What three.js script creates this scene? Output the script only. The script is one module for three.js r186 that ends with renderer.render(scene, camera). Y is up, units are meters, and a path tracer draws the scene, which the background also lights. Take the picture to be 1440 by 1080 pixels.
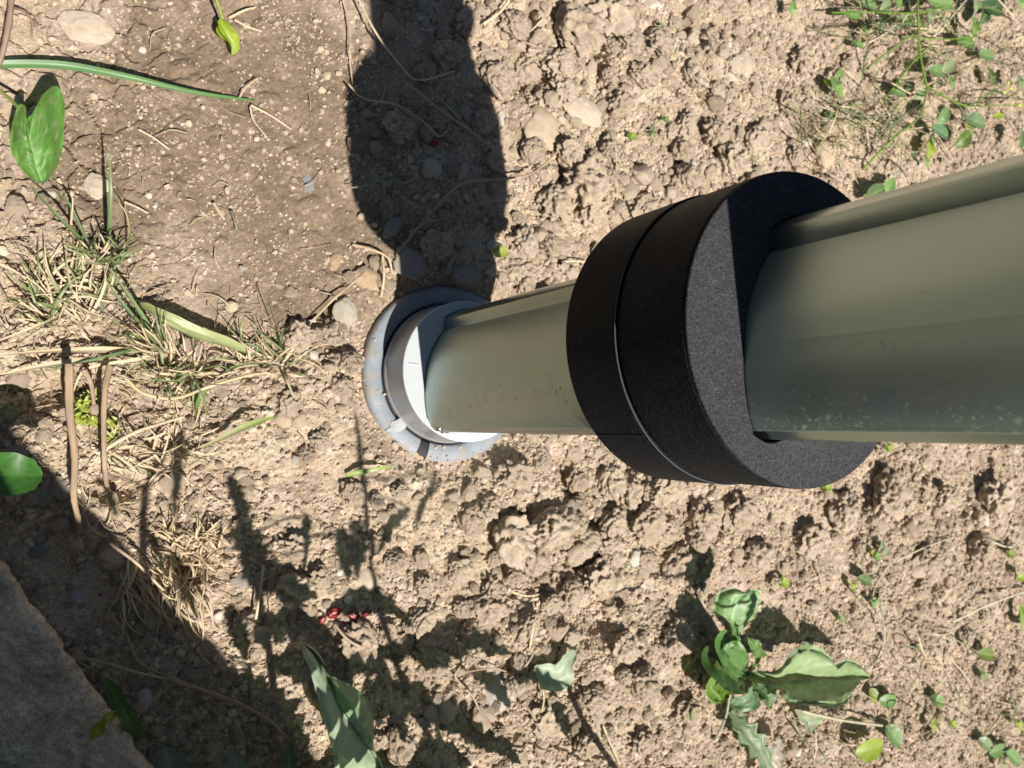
import * as THREE from 'three';
import { mergeGeometries, mergeVertices, toCreasedNormals } from 'three/addons/utils/BufferGeometryUtils.js';
import { ImprovedNoise } from 'three/addons/math/ImprovedNoise.js';

// ---------------------------------------------------------------- camera, sky, sun, exposure
const scene = new THREE.Scene();
const V = (x, y, z) => new THREE.Vector3(x, y, z);
const EYE = V(0, 0.4943, 0);                                            // hand height above the soil
const RIGHT = V(0.86623, 0.49965, 0), DOWN = V(0.02468, -0.04279, 0.99878), AHEAD = V(0.49904, -0.86517, -0.0494);
const LENS = 1108.8;                                                    // focal length in pixels of the 1440 x 1080 photograph
const camera = new THREE.PerspectiveCamera(2 * Math.atan(540 / LENS) * 180 / Math.PI, 4 / 3, 0.02, 1000);
camera.position.copy(EYE);
camera.quaternion.setFromRotationMatrix(new THREE.Matrix4().makeBasis(RIGHT, DOWN.clone().negate(), AHEAD.clone().negate()));
camera.focus = 0.36;
camera.userData.fStop = 19;
scene.add(camera);

const SUN = V(0.072, 1, 0.582).normalize();
{
  const W = 128, H = 64, d = new Float32Array(W * H * 4);
  for (let j = 0; j < H; j++) for (let i = 0; i < W; i++) {
    const el = ((j + 0.5) / H - 0.5) * Math.PI, az = ((i + 0.5) / W - 0.5) * 2 * Math.PI;
    const y = Math.sin(el), dir = V(Math.cos(az) * Math.cos(el), y, Math.sin(az) * Math.cos(el));
    const s = Math.max(0, dir.dot(SUN)), halo = 0.5 * s ** 6 + 0.9 * s ** 60, k = Math.max(0, 1 - Math.max(0, y)) ** 3;
    const o = (j * W + i) * 4;
    d[o] = 0.035 + 0.11 * k + 0.16 * halo; d[o + 1] = 0.06 + 0.115 * k + 0.16 * halo; d[o + 2] = 0.107 + 0.10 * k + 0.15 * halo; d[o + 3] = 1;
    if (y < 0) { d[o] = 0.10; d[o + 1] = 0.092; d[o + 2] = 0.075; }
  }
  const t = new THREE.DataTexture(d, W, H, THREE.RGBAFormat, THREE.FloatType);
  t.mapping = THREE.EquirectangularReflectionMapping; t.magFilter = THREE.LinearFilter; t.needsUpdate = true;
  scene.background = t; scene.environment = t;
}
const sun = new THREE.DirectionalLight(new THREE.Color(1, 0.95, 0.88), 5);
sun.target.position.set(0.3, 0, 0); sun.position.copy(SUN).multiplyScalar(6).add(sun.target.position);
sun.castShadow = true; sun.shadow.mapSize.set(4096, 4096); sun.shadow.radius = 1.2;
Object.assign(sun.shadow.camera, { left: -1.5, right: 1.5, top: 1.5, bottom: -1.5, near: 0.5, far: 12 });
scene.add(sun, sun.target);
const renderer = new THREE.WebGLRenderer({ antialias: true });
renderer.toneMapping = THREE.LinearToneMapping;
renderer.toneMappingExposure = 1.36;
renderer.shadowMap.enabled = true;

// ---------------------------------------------------------------- helpers
function rng(a) { return () => { a = (a + 0x6d2b79f5) | 0; let t = Math.imul(a ^ (a >>> 15), 1 | a); t = (t + Math.imul(t ^ (t >>> 7), 61 | t)) ^ t; return ((t ^ (t >>> 14)) >>> 0) / 4294967296; }; }
const perlin = new ImprovedNoise();
const N = (x, y, z = 0) => perlin.noise(x, y, z);
const fbm = (x, y, z, o) => { let s = 0, a = 1, f = 1; for (let i = 0; i < o; i++) { s += a * N(x * f, y * f, z + i * 7.3); a *= 0.5; f *= 2.03; } return s; };
const clamp = (x, a = 0, b = 1) => Math.min(b, Math.max(a, x));
const sst = (x, a, b) => { const t = clamp((x - a) / (b - a)); return t * t * (3 - 2 * t); };
const lerp = (a, b, t) => a + (b - a) * t;
const mix3 = (a, b, t) => [lerp(a[0], b[0], t), lerp(a[1], b[1], t), lerp(a[2], b[2], t)];
const hash = (i, j, k) => { let h = Math.imul(i, 374761393) ^ Math.imul(j, 668265263) ^ Math.imul(k, 2246822519); h = Math.imul(h ^ (h >>> 13), 1274126177); h = Math.imul(h ^ (h >>> 15), 2246822519); return ((h ^ (h >>> 16)) >>> 0) / 4294967296; };
const used = {};
function numbered(n) { const k = used[n] = (used[n] ?? -1) + 1; return k ? `${n}_${String(k).padStart(3, '0')}` : n; }
function tag(o, label, category, group, kind) { const u = { label, category }; if (group) u.group = group; if (kind) u.kind = kind; o.userData = u; return o; }
function shade(m) { m.castShadow = m.receiveShadow = true; return m; }
function thing(name, label, category, p, group) { const o = new THREE.Group(); o.name = numbered(name); o.position.copy(p); scene.add(o); return tag(o, label, category, group); }
const worldOf = (o) => { const v = V(0, 0, 0); for (; o && o !== scene; o = o.parent) v.add(o.position); return v; };
function part(name, geo, mat, parent) {                                  // geo is built in world space
  const w = worldOf(parent), m = shade(new THREE.Mesh(geo.translate(-w.x, -w.y, -w.z), mat)); m.name = name; parent.add(m); return m;
}
function single(name, geo, mat, p, label, category, group) {
  const m = shade(new THREE.Mesh(geo.translate(-p.x, -p.y, -p.z), mat)); m.name = numbered(name); m.position.copy(p); scene.add(m);
  return tag(m, label, category, group);
}
const ray = (px, py) => V(0, 0, 0).addScaledVector(RIGHT, (px - 720) / LENS).addScaledVector(DOWN, (py - 540) / LENS).add(AHEAD);
const onPlane = (px, py, y) => { const d = ray(px, py); return EYE.clone().addScaledVector(d, (y - EYE.y) / d.y); };
const pixelOf = (p) => { const q = p.clone().sub(EYE), z = q.dot(AHEAD); return [720 + LENS * q.dot(RIGHT) / z, 540 + LENS * q.dot(DOWN) / z, z]; };
const scaleAt = (p) => p.clone().sub(EYE).dot(AHEAD) / LENS;             // metres per photograph pixel

// ---------------------------------------------------------------- the lie of the soil
const PIPE = V(0.2353, 0, -0.034);
const flat = (px, py) => { const p = onPlane(px, py, 0.005); return [p.x, p.z]; };
const blob = (px, py, r) => { const [x, z] = flat(px, py); return [x, z, r]; };
const SMOOTH = [blob(330, 190, 0.075), blob(230, 90, 0.055), blob(420, 330, 0.05), blob(420, 60, 0.06), blob(120, 150, 0.05), blob(300, 330, 0.05)];
const CRUST = [blob(40, 330, 0.06), blob(60, 180, 0.05), blob(100, 30, 0.06), blob(20, 470, 0.05)];
const CLODDY = [blob(790, 90, 0.085), blob(850, 260, 0.07), blob(800, 780, 0.085), blob(920, 700, 0.06), blob(700, 930, 0.06), blob(1060, 250, 0.07), blob(1290, 760, 0.07), blob(1000, 80, 0.06)];
const DAMP = [blob(330, 190, 0.085), blob(430, 330, 0.06), blob(250, 90, 0.045), blob(170, 260, 0.045), blob(420, 420, 0.03), blob(420, 90, 0.05)];
const PITS = [[742, 105, 0.012, 0.022, 0.4, 0.016], [842, 70, 0.006, 0.03, 0.1, 0.016], [745, 30, 0.007, 0.02, 0.3, 0.012], [730, 395, 0.010, 0.006, 0, 0.012], [450, 442, 0.014, 0.006, -0.5, 0.012], [470, 487, 0.012, 0.006, -0.2, 0.012],
  [800, 680, 0.008, 0.02, -0.5, 0.014], [742, 740, 0.004, 0.02, 0.1, 0.014], [720, 722, 0.016, 0.005, 0.1, 0.008], [830, 735, 0.014, 0.006, 0.4, 0.013], [800, 800, 0.02, 0.007, -0.4, 0.015], [845, 790, 0.012, 0.010, 0.3, 0.015], [835, 870, 0.02, 0.013, 0.6, 0.016],
  [870, 835, 0.012, 0.007, 0.9, 0.012], [1312, 822, 0.008, 0.007, 0, 0.014], [965, 40, 0.008, 0.018, -0.6, 0.014], [945, 125, 0.007, 0.006, 0, 0.010], [885, 232, 0.008, 0.006, 0.5, 0.010], [905, 250, 0.005, 0.010, 0.5, 0.010], [787, 248, 0.006, 0.010, 0, 0.010],
  [1145, 235, 0.018, 0.006, 0.2, 0.010], [1290, 650, 0.010, 0.006, 0.6, 0.005], [1365, 700, 0.011, 0.008, 0.6, 0.006], [1345, 720, 0.010, 0.005, 0.2, 0.005], [700, 950, 0.007, 0.012, 0.2, 0.010], [30, 540, 0.02, 0.007, 0, 0.012], [70, 560, 0.016, 0.006, -0.3, 0.010],
  [255, 800, 0.012, 0.01, 0, 0.012], [160, 690, 0.014, 0.007, 0, 0.012], [985, 790, 0.006, 0.008, 0, 0.010], [890, 655, 0.010, 0.005, 0.3, 0.012], [510, 470, 0.006, 0.016, 0.3, 0.009], [520, 570, 0.005, 0.02, -0.3, 0.008]]
  .map(([a, b, rx, rz, t, d]) => { const [x, z] = flat(a, b); return [x, z, rx, rz, Math.cos(t), Math.sin(t), d]; });
const near = (list, x, z) => { let m = 0; for (const [a, b, r] of list) { const d = ((x - a) ** 2 + (z - b) ** 2) / (r * r); if (d < 6) m = Math.max(m, Math.exp(-d)); } return m; };
function domes(x, z, cell, seed, density, rough) {                       // rounded lumps on a jittered grid: 0 .. 1
  const gx = Math.floor(x / cell), gz = Math.floor(z / cell); let best = 0;
  for (let i = -1; i <= 1; i++) for (let j = -1; j <= 1; j++) {
    const a = gx + i, b = gz + j; if (hash(a, b, seed) > density) continue;
    const cx = (a + hash(a, b, seed + 1)) * cell, cz = (b + hash(a, b, seed + 2)) * cell, r = cell * (0.34 + 0.5 * hash(a, b, seed + 3)), an = hash(a, b, seed + 4) * 3.14, e = 0.65 + 0.5 * hash(a, b, seed + 5);
    const c = Math.cos(an), s = Math.sin(an), dx = x - cx, dz = z - cz, q = (((dx * c + dz * s) / e) ** 2 + ((dz * c - dx * s) * e) ** 2) / (r * r);
    if (q < 1) best = Math.max(best, (0.45 + 0.55 * hash(a, b, seed + 6)) * Math.pow(1 - q, rough));
  }
  return best;
}
function crack(x, z, cell, seed) {                                       // distance to the nearest cell border
  const gx = Math.floor(x / cell), gz = Math.floor(z / cell); let a = 9, b = 9;
  for (let i = -1; i <= 1; i++) for (let j = -1; j <= 1; j++) {
    const d = Math.hypot(x - (gx + i + hash(gx + i, gz + j, seed)) * cell, z - (gz + j + hash(gx + i, gz + j, seed + 1)) * cell);
    if (d < a) { b = a; a = d; } else if (d < b) b = d;
  }
  return b - a;
}
function soil(x, z) {                                                    // [height, smoothness, cloddiness, dampness, lump]
  const sm = clamp(near(SMOOTH, x, z) * 1.35), cr = near(CRUST, x, z), cl = near(CLODDY, x, z);
  const far = sst(Math.hypot(x - 0.4, z), 0.9, 1.6);
  let h = 0.003 + 0.006 * fbm(x * 7, z * 7, 1, 3) + 0.05 * far * N(x * 0.7, z * 0.7, 3);
  if (far > 0.98) return [h, 0, 0, 0, 0.5];
  const w = 0.0016, wx = x + w * N(x * 210, z * 210, 5) + 0.004 * N(x * 55, z * 55, 8), wz = z + w * N(x * 210, z * 210, 9) + 0.004 * N(x * 55, z * 55, 12);
  const rough = (1 - 0.86 * sm) * (1 - 0.45 * cr), A = domes(wx, wz, 0.05, 11, 0.55, 0.42), B = domes(wx, wz, 0.024, 31, 0.6, 0.42), C = domes(wx, wz, 0.0115, 51, 0.72, 0.42), D = domes(x + 0.7 * (wx - x), z + 0.7 * (wz - z), 0.0056, 71, 0.8, 0.6), E = domes(x, z, 0.003, 91, 0.8, 0.7);
  const md = 0.35 + 0.95 * sst(fbm(x * 17, z * 17, 33, 2), -0.35, 0.45);
  const rid = 1 - Math.abs(2 * N(wx * 95, wz * 95, 41)), rid2 = 1 - Math.abs(2 * N(wx * 240, wz * 240, 43));
  h += rough * (Math.max(A, 0.15) * (0.004 + 0.009 * cl) + Math.max(B, 0.25) * (0.0018 + 0.003 * cl) + md * (Math.max(C, 0.45) * 0.0022 + Math.max(D, 0.3) * 0.0014 + 0.0012 * rid + 0.0009 * rid2 - 0.001)) + E * lerp(0.0010, 0.0004, sm);
  h += 0.0012 * fbm(x * 160, z * 160, 2, 3) * (0.35 + 0.65 * rough);
  if (sm > 0.05) h += sm * 0.0022 * domes(x, z, 0.009, 131, 0.3, 0.6);
  if (cr > 0.08) h -= cr * 0.0042 * (1 - sst(crack(wx, wz, 0.016, 171), 0.0004, 0.0019));
  for (const [a, b, rx, rz, c, s, d] of PITS) {
    const dx = x - a, dz = z - b; if (dx * dx + dz * dz > 0.003) continue;
    h -= d * Math.exp(-((((dx * c + dz * s) / rx) ** 2 + ((dz * c - dx * s) / rz) ** 2) ** 1.5));
  }
  const pr = Math.hypot(x - PIPE.x, z - PIPE.z);
  if (pr < 0.058) return [-0.03, 0, 0, 0, 0.5];
  if (pr < 0.085) h = lerp(-0.009 + 0.004 * sst(z, -0.05, 0.02) + 0.35 * h, h, sst(pr, 0.060, 0.084));
  return [h, sm, cl, clamp(near(DAMP, x, z) * 1.2 + 0.35 * fbm(x * 22, z * 22, 6, 3)), Math.max(A * 0.7, B * 0.8, C * 0.9, D)];
}
const gh = (x, z) => soil(x, z)[0];
function at(px, py, up = 0) {                                            // the point above the soil that a pixel of the photograph shows
  let y = 0.006 + up, p;
  for (let i = 0; i < 3; i++) { p = onPlane(px, py, y); y = lerp(y, gh(p.x, p.z) + up, 0.8); }
  return onPlane(px, py, y);
}
const DRY = [0.56, 0.45, 0.335], MID = [0.38, 0.285, 0.20], WET = [0.205, 0.149, 0.10];
function soilColour(x, z, s) {
  const n = fbm(x * 40, z * 40, 20, 4), f = N(x * 420, z * 420, 2) + 0.6 * N(x * 900, z * 900, 4), dry = clamp(0.52 + 0.75 * n + 0.26 * f + 0.45 * (s[4] - 0.34));
  let c = mix3(MID, DRY, dry);
  c = mix3(c, mix3(WET, MID, clamp(0.12 + 0.6 * n + 0.35 * f)), clamp(s[3] * (1.35 + 0.5 * n)));
  const chip = hash(Math.floor(x / 0.0016), Math.floor(z / 0.0016), 5);
  if (chip > 0.985) c = mix3(c, [0.58, 0.5, 0.4], 0.6); else if (chip < 0.02) c = mix3(c, [0.13, 0.095, 0.065], 0.6);
  return c;
}

// ---------------------------------------------------------------- textures
function tileNoise(size, cells, seed, smooth = true) {
  const v = (i, j) => hash(((i % cells) + cells) % cells, ((j % cells) + cells) % cells, seed), a = new Float32Array(size * size);
  for (let y = 0; y < size; y++) for (let x = 0; x < size; x++) {
    const fx = x / size * cells, fy = y / size * cells, i = Math.floor(fx), j = Math.floor(fy), u = smooth ? sst(fx - i, 0, 1) : 0, w = smooth ? sst(fy - j, 0, 1) : 0;
    a[y * size + x] = lerp(lerp(v(i, j), v(i + 1, j), u), lerp(v(i, j + 1), v(i + 1, j + 1), u), w);
  }
  return a;
}
function dataTex(size, fill, colour) {
  const d = new Uint8Array(size * size * 4);
  for (let i = 0; i < size * size; i++) { const c = fill(i); for (let k = 0; k < 3; k++) d[i * 4 + k] = clamp(Array.isArray(c) ? c[k] : c) * 255; d[i * 4 + 3] = 255; }
  const t = new THREE.DataTexture(d, size, size); t.wrapS = t.wrapT = THREE.RepeatWrapping; t.magFilter = THREE.LinearFilter; if (colour) t.colorSpace = THREE.SRGBColorSpace; t.needsUpdate = true; return t;
}
const na = tileNoise(1024, 512, 1), nb = tileNoise(1024, 200, 2), nc = tileNoise(1024, 61, 3);
const grainMap = dataTex(1024, (i) => 0.93 + 0.42 * (0.5 * na[i] + 0.3 * nb[i] + 0.2 * nc[i] - 0.5), true);
const grainBump = dataTex(1024, (i) => 0.45 * na[i] + 0.35 * nb[i] + 0.2 * nc[i]);
const rubA = tileNoise(512, 170, 7), rubB = tileNoise(512, 90, 8), rubC = tileNoise(512, 30, 9);
const rubberMap = dataTex(512, (i) => { const s = rubA[i] * rubB[i], m = 0.46 + 0.22 * (rubA[i] - 0.5) + 0.2 * (rubB[i] - 0.5) + 0.05 * (rubC[i] - 0.5); return s > 0.7 ? 0.74 : m; }, true);
const rubberBump = dataTex(512, (i) => 0.6 * rubA[i] + 0.4 * rubB[i]);
const streak = tileNoise(512, 128, 12);
const brushMap = dataTex(512, (i) => 0.55 + 0.35 * (streak[(i % 512)] - 0.5) + 0.3 * (rubA[i] - 0.5));

// ---------------------------------------------------------------- materials
const std = (o) => new THREE.MeshStandardMaterial({ roughness: 0.9, side: THREE.DoubleSide, ...o });
const M = {
  soil: std({ vertexColors: true, roughness: 0.97, map: grainMap, bumpMap: grainBump, bumpScale: 0.0005 }),
  crumb: std({ roughness: 0.97, flatShading: true }),
  lump: std({ roughness: 0.97, bumpMap: grainBump, bumpScale: 0.0006 }),
  stone: std({ vertexColors: true, roughness: 0.8, bumpMap: grainBump, bumpScale: 0.0003 }),
  straw: std({ vertexColors: true, roughness: 0.7 }),
  leaf: new THREE.MeshPhysicalMaterial({ vertexColors: true, roughness: 0.5, side: THREE.DoubleSide, transmission: 0.22, thickness: 0 }),
  blade: new THREE.MeshPhysicalMaterial({ vertexColors: true, roughness: 0.45, side: THREE.DoubleSide, transmission: 0.15, thickness: 0 }),
  stem: std({ vertexColors: true, roughness: 0.55 }),
  lid: std({ color: new THREE.Color(0.47, 0.50, 0.52), roughness: 0.42 }),
  sleeve: std({ color: new THREE.Color(0.40, 0.40, 0.40), roughness: 0.35, metalness: 0.35 }),
  flange: std({ vertexColors: true, roughness: 0.5, bumpMap: rubberBump, bumpScale: 0.0002 }),
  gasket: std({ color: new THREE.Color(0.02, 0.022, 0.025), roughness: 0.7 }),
  scuff: std({ color: new THREE.Color(0.82, 0.84, 0.86), roughness: 0.45, bumpMap: grainBump, bumpScale: 0.001 }),
  rubberTop: new THREE.MeshPhysicalMaterial({ color: new THREE.Color(0.255, 0.255, 0.27), roughness: 0.8, specularIntensity: 0.3, side: THREE.DoubleSide, map: rubberMap, bumpMap: rubberBump, bumpScale: 0.0004 }),
  rubberSide: new THREE.MeshPhysicalMaterial({ color: new THREE.Color(0.07, 0.076, 0.092), roughness: 0.5, specularIntensity: 0.1, side: THREE.DoubleSide, map: rubberMap, bumpMap: rubberBump, bumpScale: 0.00025 }),
  concrete: std({ vertexColors: true, roughness: 0.95, map: grainMap, bumpMap: grainBump, bumpScale: 0.0012 }),
};

// ---------------------------------------------------------------- ground: one sheet, fine where the photograph looks, coarse out to the horizon
{
  const axis = (n, ext) => { const a = []; for (let i = 0; i <= n; i++) a.push(i / n); let s = 1 / n, p = 1, q = 0; const lo = [], hi = []; for (let k = 0; k < ext; k++) { s *= 1.32; p += s; q -= s; hi.push(p); lo.unshift(q); } return [...lo, ...a, ...hi]; };
  const us = axis(1000, 48), vs = axis(720, 48), nu = us.length, nv = vs.length, pos = new Float32Array(nu * nv * 3), col = new Float32Array(nu * nv * 3), uv = new Float32Array(nu * nv * 2);
  for (let i = 0; i < nu; i++) {
    const x = -0.075 + us[i] * 1.105, half = 0.235 + 0.30 * clamp(x, 0, 1.03), zc = -0.03 * clamp(x, 0, 1);
    for (let j = 0; j < nv; j++) {
      const z = zc + (vs[j] * 2 - 1) * half, k = i * nv + j, s = soil(x, z);
      pos.set([x, s[0], z], k * 3);
      let c = soilColour(x, z, s);
      const addedDark = sst(-x + 0.12 * N(x * 4, z * 4, 1), 0.16, 0.5) + sst(z + 0.1 * N(x * 5, z * 5, 2) - 0.16 * clamp(x - 0.3), 0.47, 0.6) + sst(Math.hypot(x, z), 1.5, 2.2);  // unseen dark green ground, added for the pipe to reflect
      c = mix3(c, [0.062, 0.08, 0.042], 0.88 * clamp(addedDark));
      col.set(c, k * 3); uv.set([x / 0.33, z / 0.33], k * 2);
    }
  }
  const idx = new Uint32Array((nu - 1) * (nv - 1) * 6); let q = 0;
  for (let i = 0; i < nu - 1; i++) for (let j = 0; j < nv - 1; j++) { const a = i * nv + j, b = a + nv; idx.set([a, a + 1, b, a + 1, b + 1, b], q); q += 6; }
  const g = new THREE.BufferGeometry();
  g.setAttribute('position', new THREE.BufferAttribute(pos, 3)); g.setAttribute('color', new THREE.BufferAttribute(col, 3)); g.setAttribute('uv', new THREE.BufferAttribute(uv, 2)); g.setIndex(new THREE.BufferAttribute(idx, 1)); g.computeVertexNormals();
  const ground = shade(new THREE.Mesh(g, M.soil)); ground.name = 'ground'; ground.userData = { kind: 'structure', label: 'dry crumbly light brown garden soil around the pipe' }; scene.add(ground);
  M.ground = ground;
}

// lumpy closed bodies: clods, stones, crumbs
function lump(detail, seed, rough, squash, tint, jitter = 0.25, facet = 0) {
  let g = mergeVertices(new THREE.IcosahedronGeometry(1, detail).deleteAttribute('uv').deleteAttribute('normal'), 1e-4);
  const p = g.attributes.position, c = new Float32Array(p.count * 3), r = rng(seed), planes = [];
  for (let i = 0; i < 9; i++) planes.push([V(r() - 0.5, r() - 0.5, r() - 0.5).normalize(), 0.68 + 0.25 * r()]);
  for (let i = 0; i < p.count; i++) {
    const v = V(p.getX(i), p.getY(i), p.getZ(i)), n0 = v.clone();
    let k = 1 + 0.28 * N(v.x * 1.1 + seed, v.y * 1.1, v.z * 1.1) + rough * (0.2 * N(v.x * 3 + seed, v.y * 3, v.z * 3) + 0.12 * N(v.x * 7, v.y * 7 + seed, v.z * 7) + 0.06 * N(v.x * 15, v.y * 15 + seed, v.z * 15));
    for (const [n, d] of planes) { const e = n.dot(n0); if (e > 0.1) k = lerp(k, Math.min(k, d / e), facet); }
    v.multiplyScalar(k); v.y *= squash;
    p.setXYZ(i, v.x, v.y, v.z);
    const f = 1 + jitter * (N(n0.x * 3 + seed, n0.y * 3, n0.z * 3) + 0.7 * N(n0.x * 9, n0.y * 9, n0.z * 9 + seed)), ft = typeof tint === 'function' ? tint(n0) : tint;
    c.set([ft[0] * f, ft[1] * f, ft[2] * f], i * 3);
  }
  g.setAttribute('color', new THREE.BufferAttribute(c, 3)); 
  const uv = new Float32Array(p.count * 2); for (let i = 0; i < p.count; i++) uv.set([p.getX(i) * 0.2 + p.getY(i) * 0.11, p.getZ(i) * 0.2 + p.getY(i) * 0.07], i * 2);
  g.setAttribute('uv', new THREE.BufferAttribute(uv, 2)); g.computeVertexNormals();
  return g;
}
// clods that can be told apart: pieces of the ground
{
  const kinds = []; for (let k = 0; k < 12; k++) kinds.push(lump(13, 100 + k * 13, 2.4, 0.72, mix3(MID, DRY, 0.55 + 0.45 * (k % 4) / 3), 0.2, 0.45));
  let n = 0; const r = rng(77);
  const clod = (x, z, s, lift = 0.15) => {
    const m = shade(new THREE.Mesh(kinds[n % 12], M.soil)); m.name = n ? `clod_${String(n).padStart(3, '0')}` : 'clod'; n++;
    m.position.set(x, gh(x, z) + s * lift, z); m.rotation.set((r() - 0.5) * 0.7, r() * 6.28, (r() - 0.5) * 0.7); m.scale.set(s * (0.85 + 0.4 * r()), s * (0.8 + 0.4 * r()), s * (0.85 + 0.3 * r())); M.ground.add(m);
  };
  for (const [px, py, d] of [[805, 50, 66], [735, 105, 44], [782, 95, 46], [790, 130, 44], [720, 40, 40], [818, 262, 60], [800, 220, 40], [850, 30, 52], [745, 215, 34], [900, 300, 44], [775, 285, 42], [830, 300, 38], [868, 150, 36], [920, 60, 40], [728, 385, 36], [735, 345, 40], [770, 345, 34],
    [722, 668, 40], [770, 740, 58], [715, 755, 56], [745, 780, 48], [805, 735, 34], [818, 760, 36], [855, 735, 34], [780, 815, 44], [800, 830, 34], [838, 812, 40], [858, 780, 30], [905, 735, 44], [945, 790, 40], [880, 690, 40], [925, 690, 44], [1030, 720, 50], [985, 730, 44], [640, 800, 32], [590, 870, 34], [660, 890, 36], [690, 830, 30], [740, 880, 30], [770, 850, 34], [560, 900, 30], [500, 905, 48], [610, 930, 36], [870, 910, 34], [900, 960, 40], [830, 980, 34], [940, 900, 34], [760, 1010, 40], [820, 1045, 40], [900, 1040, 36],
    [1130, 760, 40], [1180, 720, 46], [1240, 690, 46], [1235, 705, 40], [1320, 700, 34], [1390, 700, 40], [1300, 790, 36], [1370, 770, 34], [1060, 780, 34], [1020, 230, 44], [960, 250, 40], [1000, 190, 40], [960, 180, 34], [1060, 200, 34], [1100, 150, 34], [1120, 90, 34], [900, 110, 34], [970, 110, 34], [490, 510, 30], [480, 545, 26], [450, 620, 24], [560, 690, 22], [430, 640, 22]]) {
    const p = at(px, py); clod(p.x, p.z, 0.55 * d * scaleAt(p), 0.42);
  }
  let guard = 0;
  while (n < 285 && guard++ < 9000) {
    const px = 390 + r() * 1050, py = r() * 1080, p = at(px, py), s = soil(p.x, p.z); if (s[1] > 0.3 || Math.hypot(p.x - PIPE.x, p.z - PIPE.z) < 0.075) continue;
    if (r() > 0.4 + s[2]) continue;
    clod(p.x, p.z, 0.004 + 0.0075 * r() ** 2, 0.4);
  }
}
// angular lumps of broken soil, past counting
{
  const r = rng(808), sets = [0, 1, 2, 3, 4, 5, 6, 7].map((k) => lump(8, 700 + k * 17, 1.3, 0.78, [1, 1, 1], 0.14, 0.8)), kinds = sets.map(() => []), c = new THREE.Color(), o = new THREE.Object3D();
  for (let i = 0; i < 16000; i++) {
    const x = -0.07 + 1.08 * r() ** 0.8, z = -0.03 * clamp(x) + (r() * 2 - 1) * (0.24 + 0.3 * clamp(x)), s = soil(x, z), big = clamp(s[2] * 1.2), patch = sst(fbm(x * 17, z * 17, 33, 2), -0.45, 0.35);
    if (Math.hypot(x - PIPE.x, z - PIPE.z) < 0.07 || r() > (1 - s[1] * 1.1) * (0.2 + 0.8 * Math.max(patch, big)) * (1 - 0.8 * near(CRUST, x, z))) continue;
    const size = 0.0016 * Math.pow(1 - 0.985 * r(), -0.33 - 0.1 * big), t = r();
    kinds[i % 8].push([x, s[0] + size * 0.3, z, size, mix3(soilColour(x, z, s), DRY, 0.25 + 0.5 * r()).map((q) => q * (0.86 + 0.24 * t))]);
  }
  kinds.forEach((list, k) => {
    const m = new THREE.InstancedMesh(sets[k], M.lump, list.length);
    list.forEach(([x, y, z, s, cc], i) => { o.position.set(x, y, z); o.rotation.set(r() * 0.9 - 0.45, r() * 6.28, r() * 0.9 - 0.45); o.scale.set(s * (0.8 + 0.6 * r()), s * (0.75 + 0.4 * r()), s * (0.8 + 0.5 * r())); o.updateMatrix(); m.setMatrixAt(i, o.matrix); m.setColorAt(i, c.setRGB(...cc)); });
    m.name = numbered('soil_lumps'); shade(m); tag(m, 'small angular lumps of broken dry soil covering the ground', 'soil', null, 'stuff'); scene.add(m);
  });
}
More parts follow.
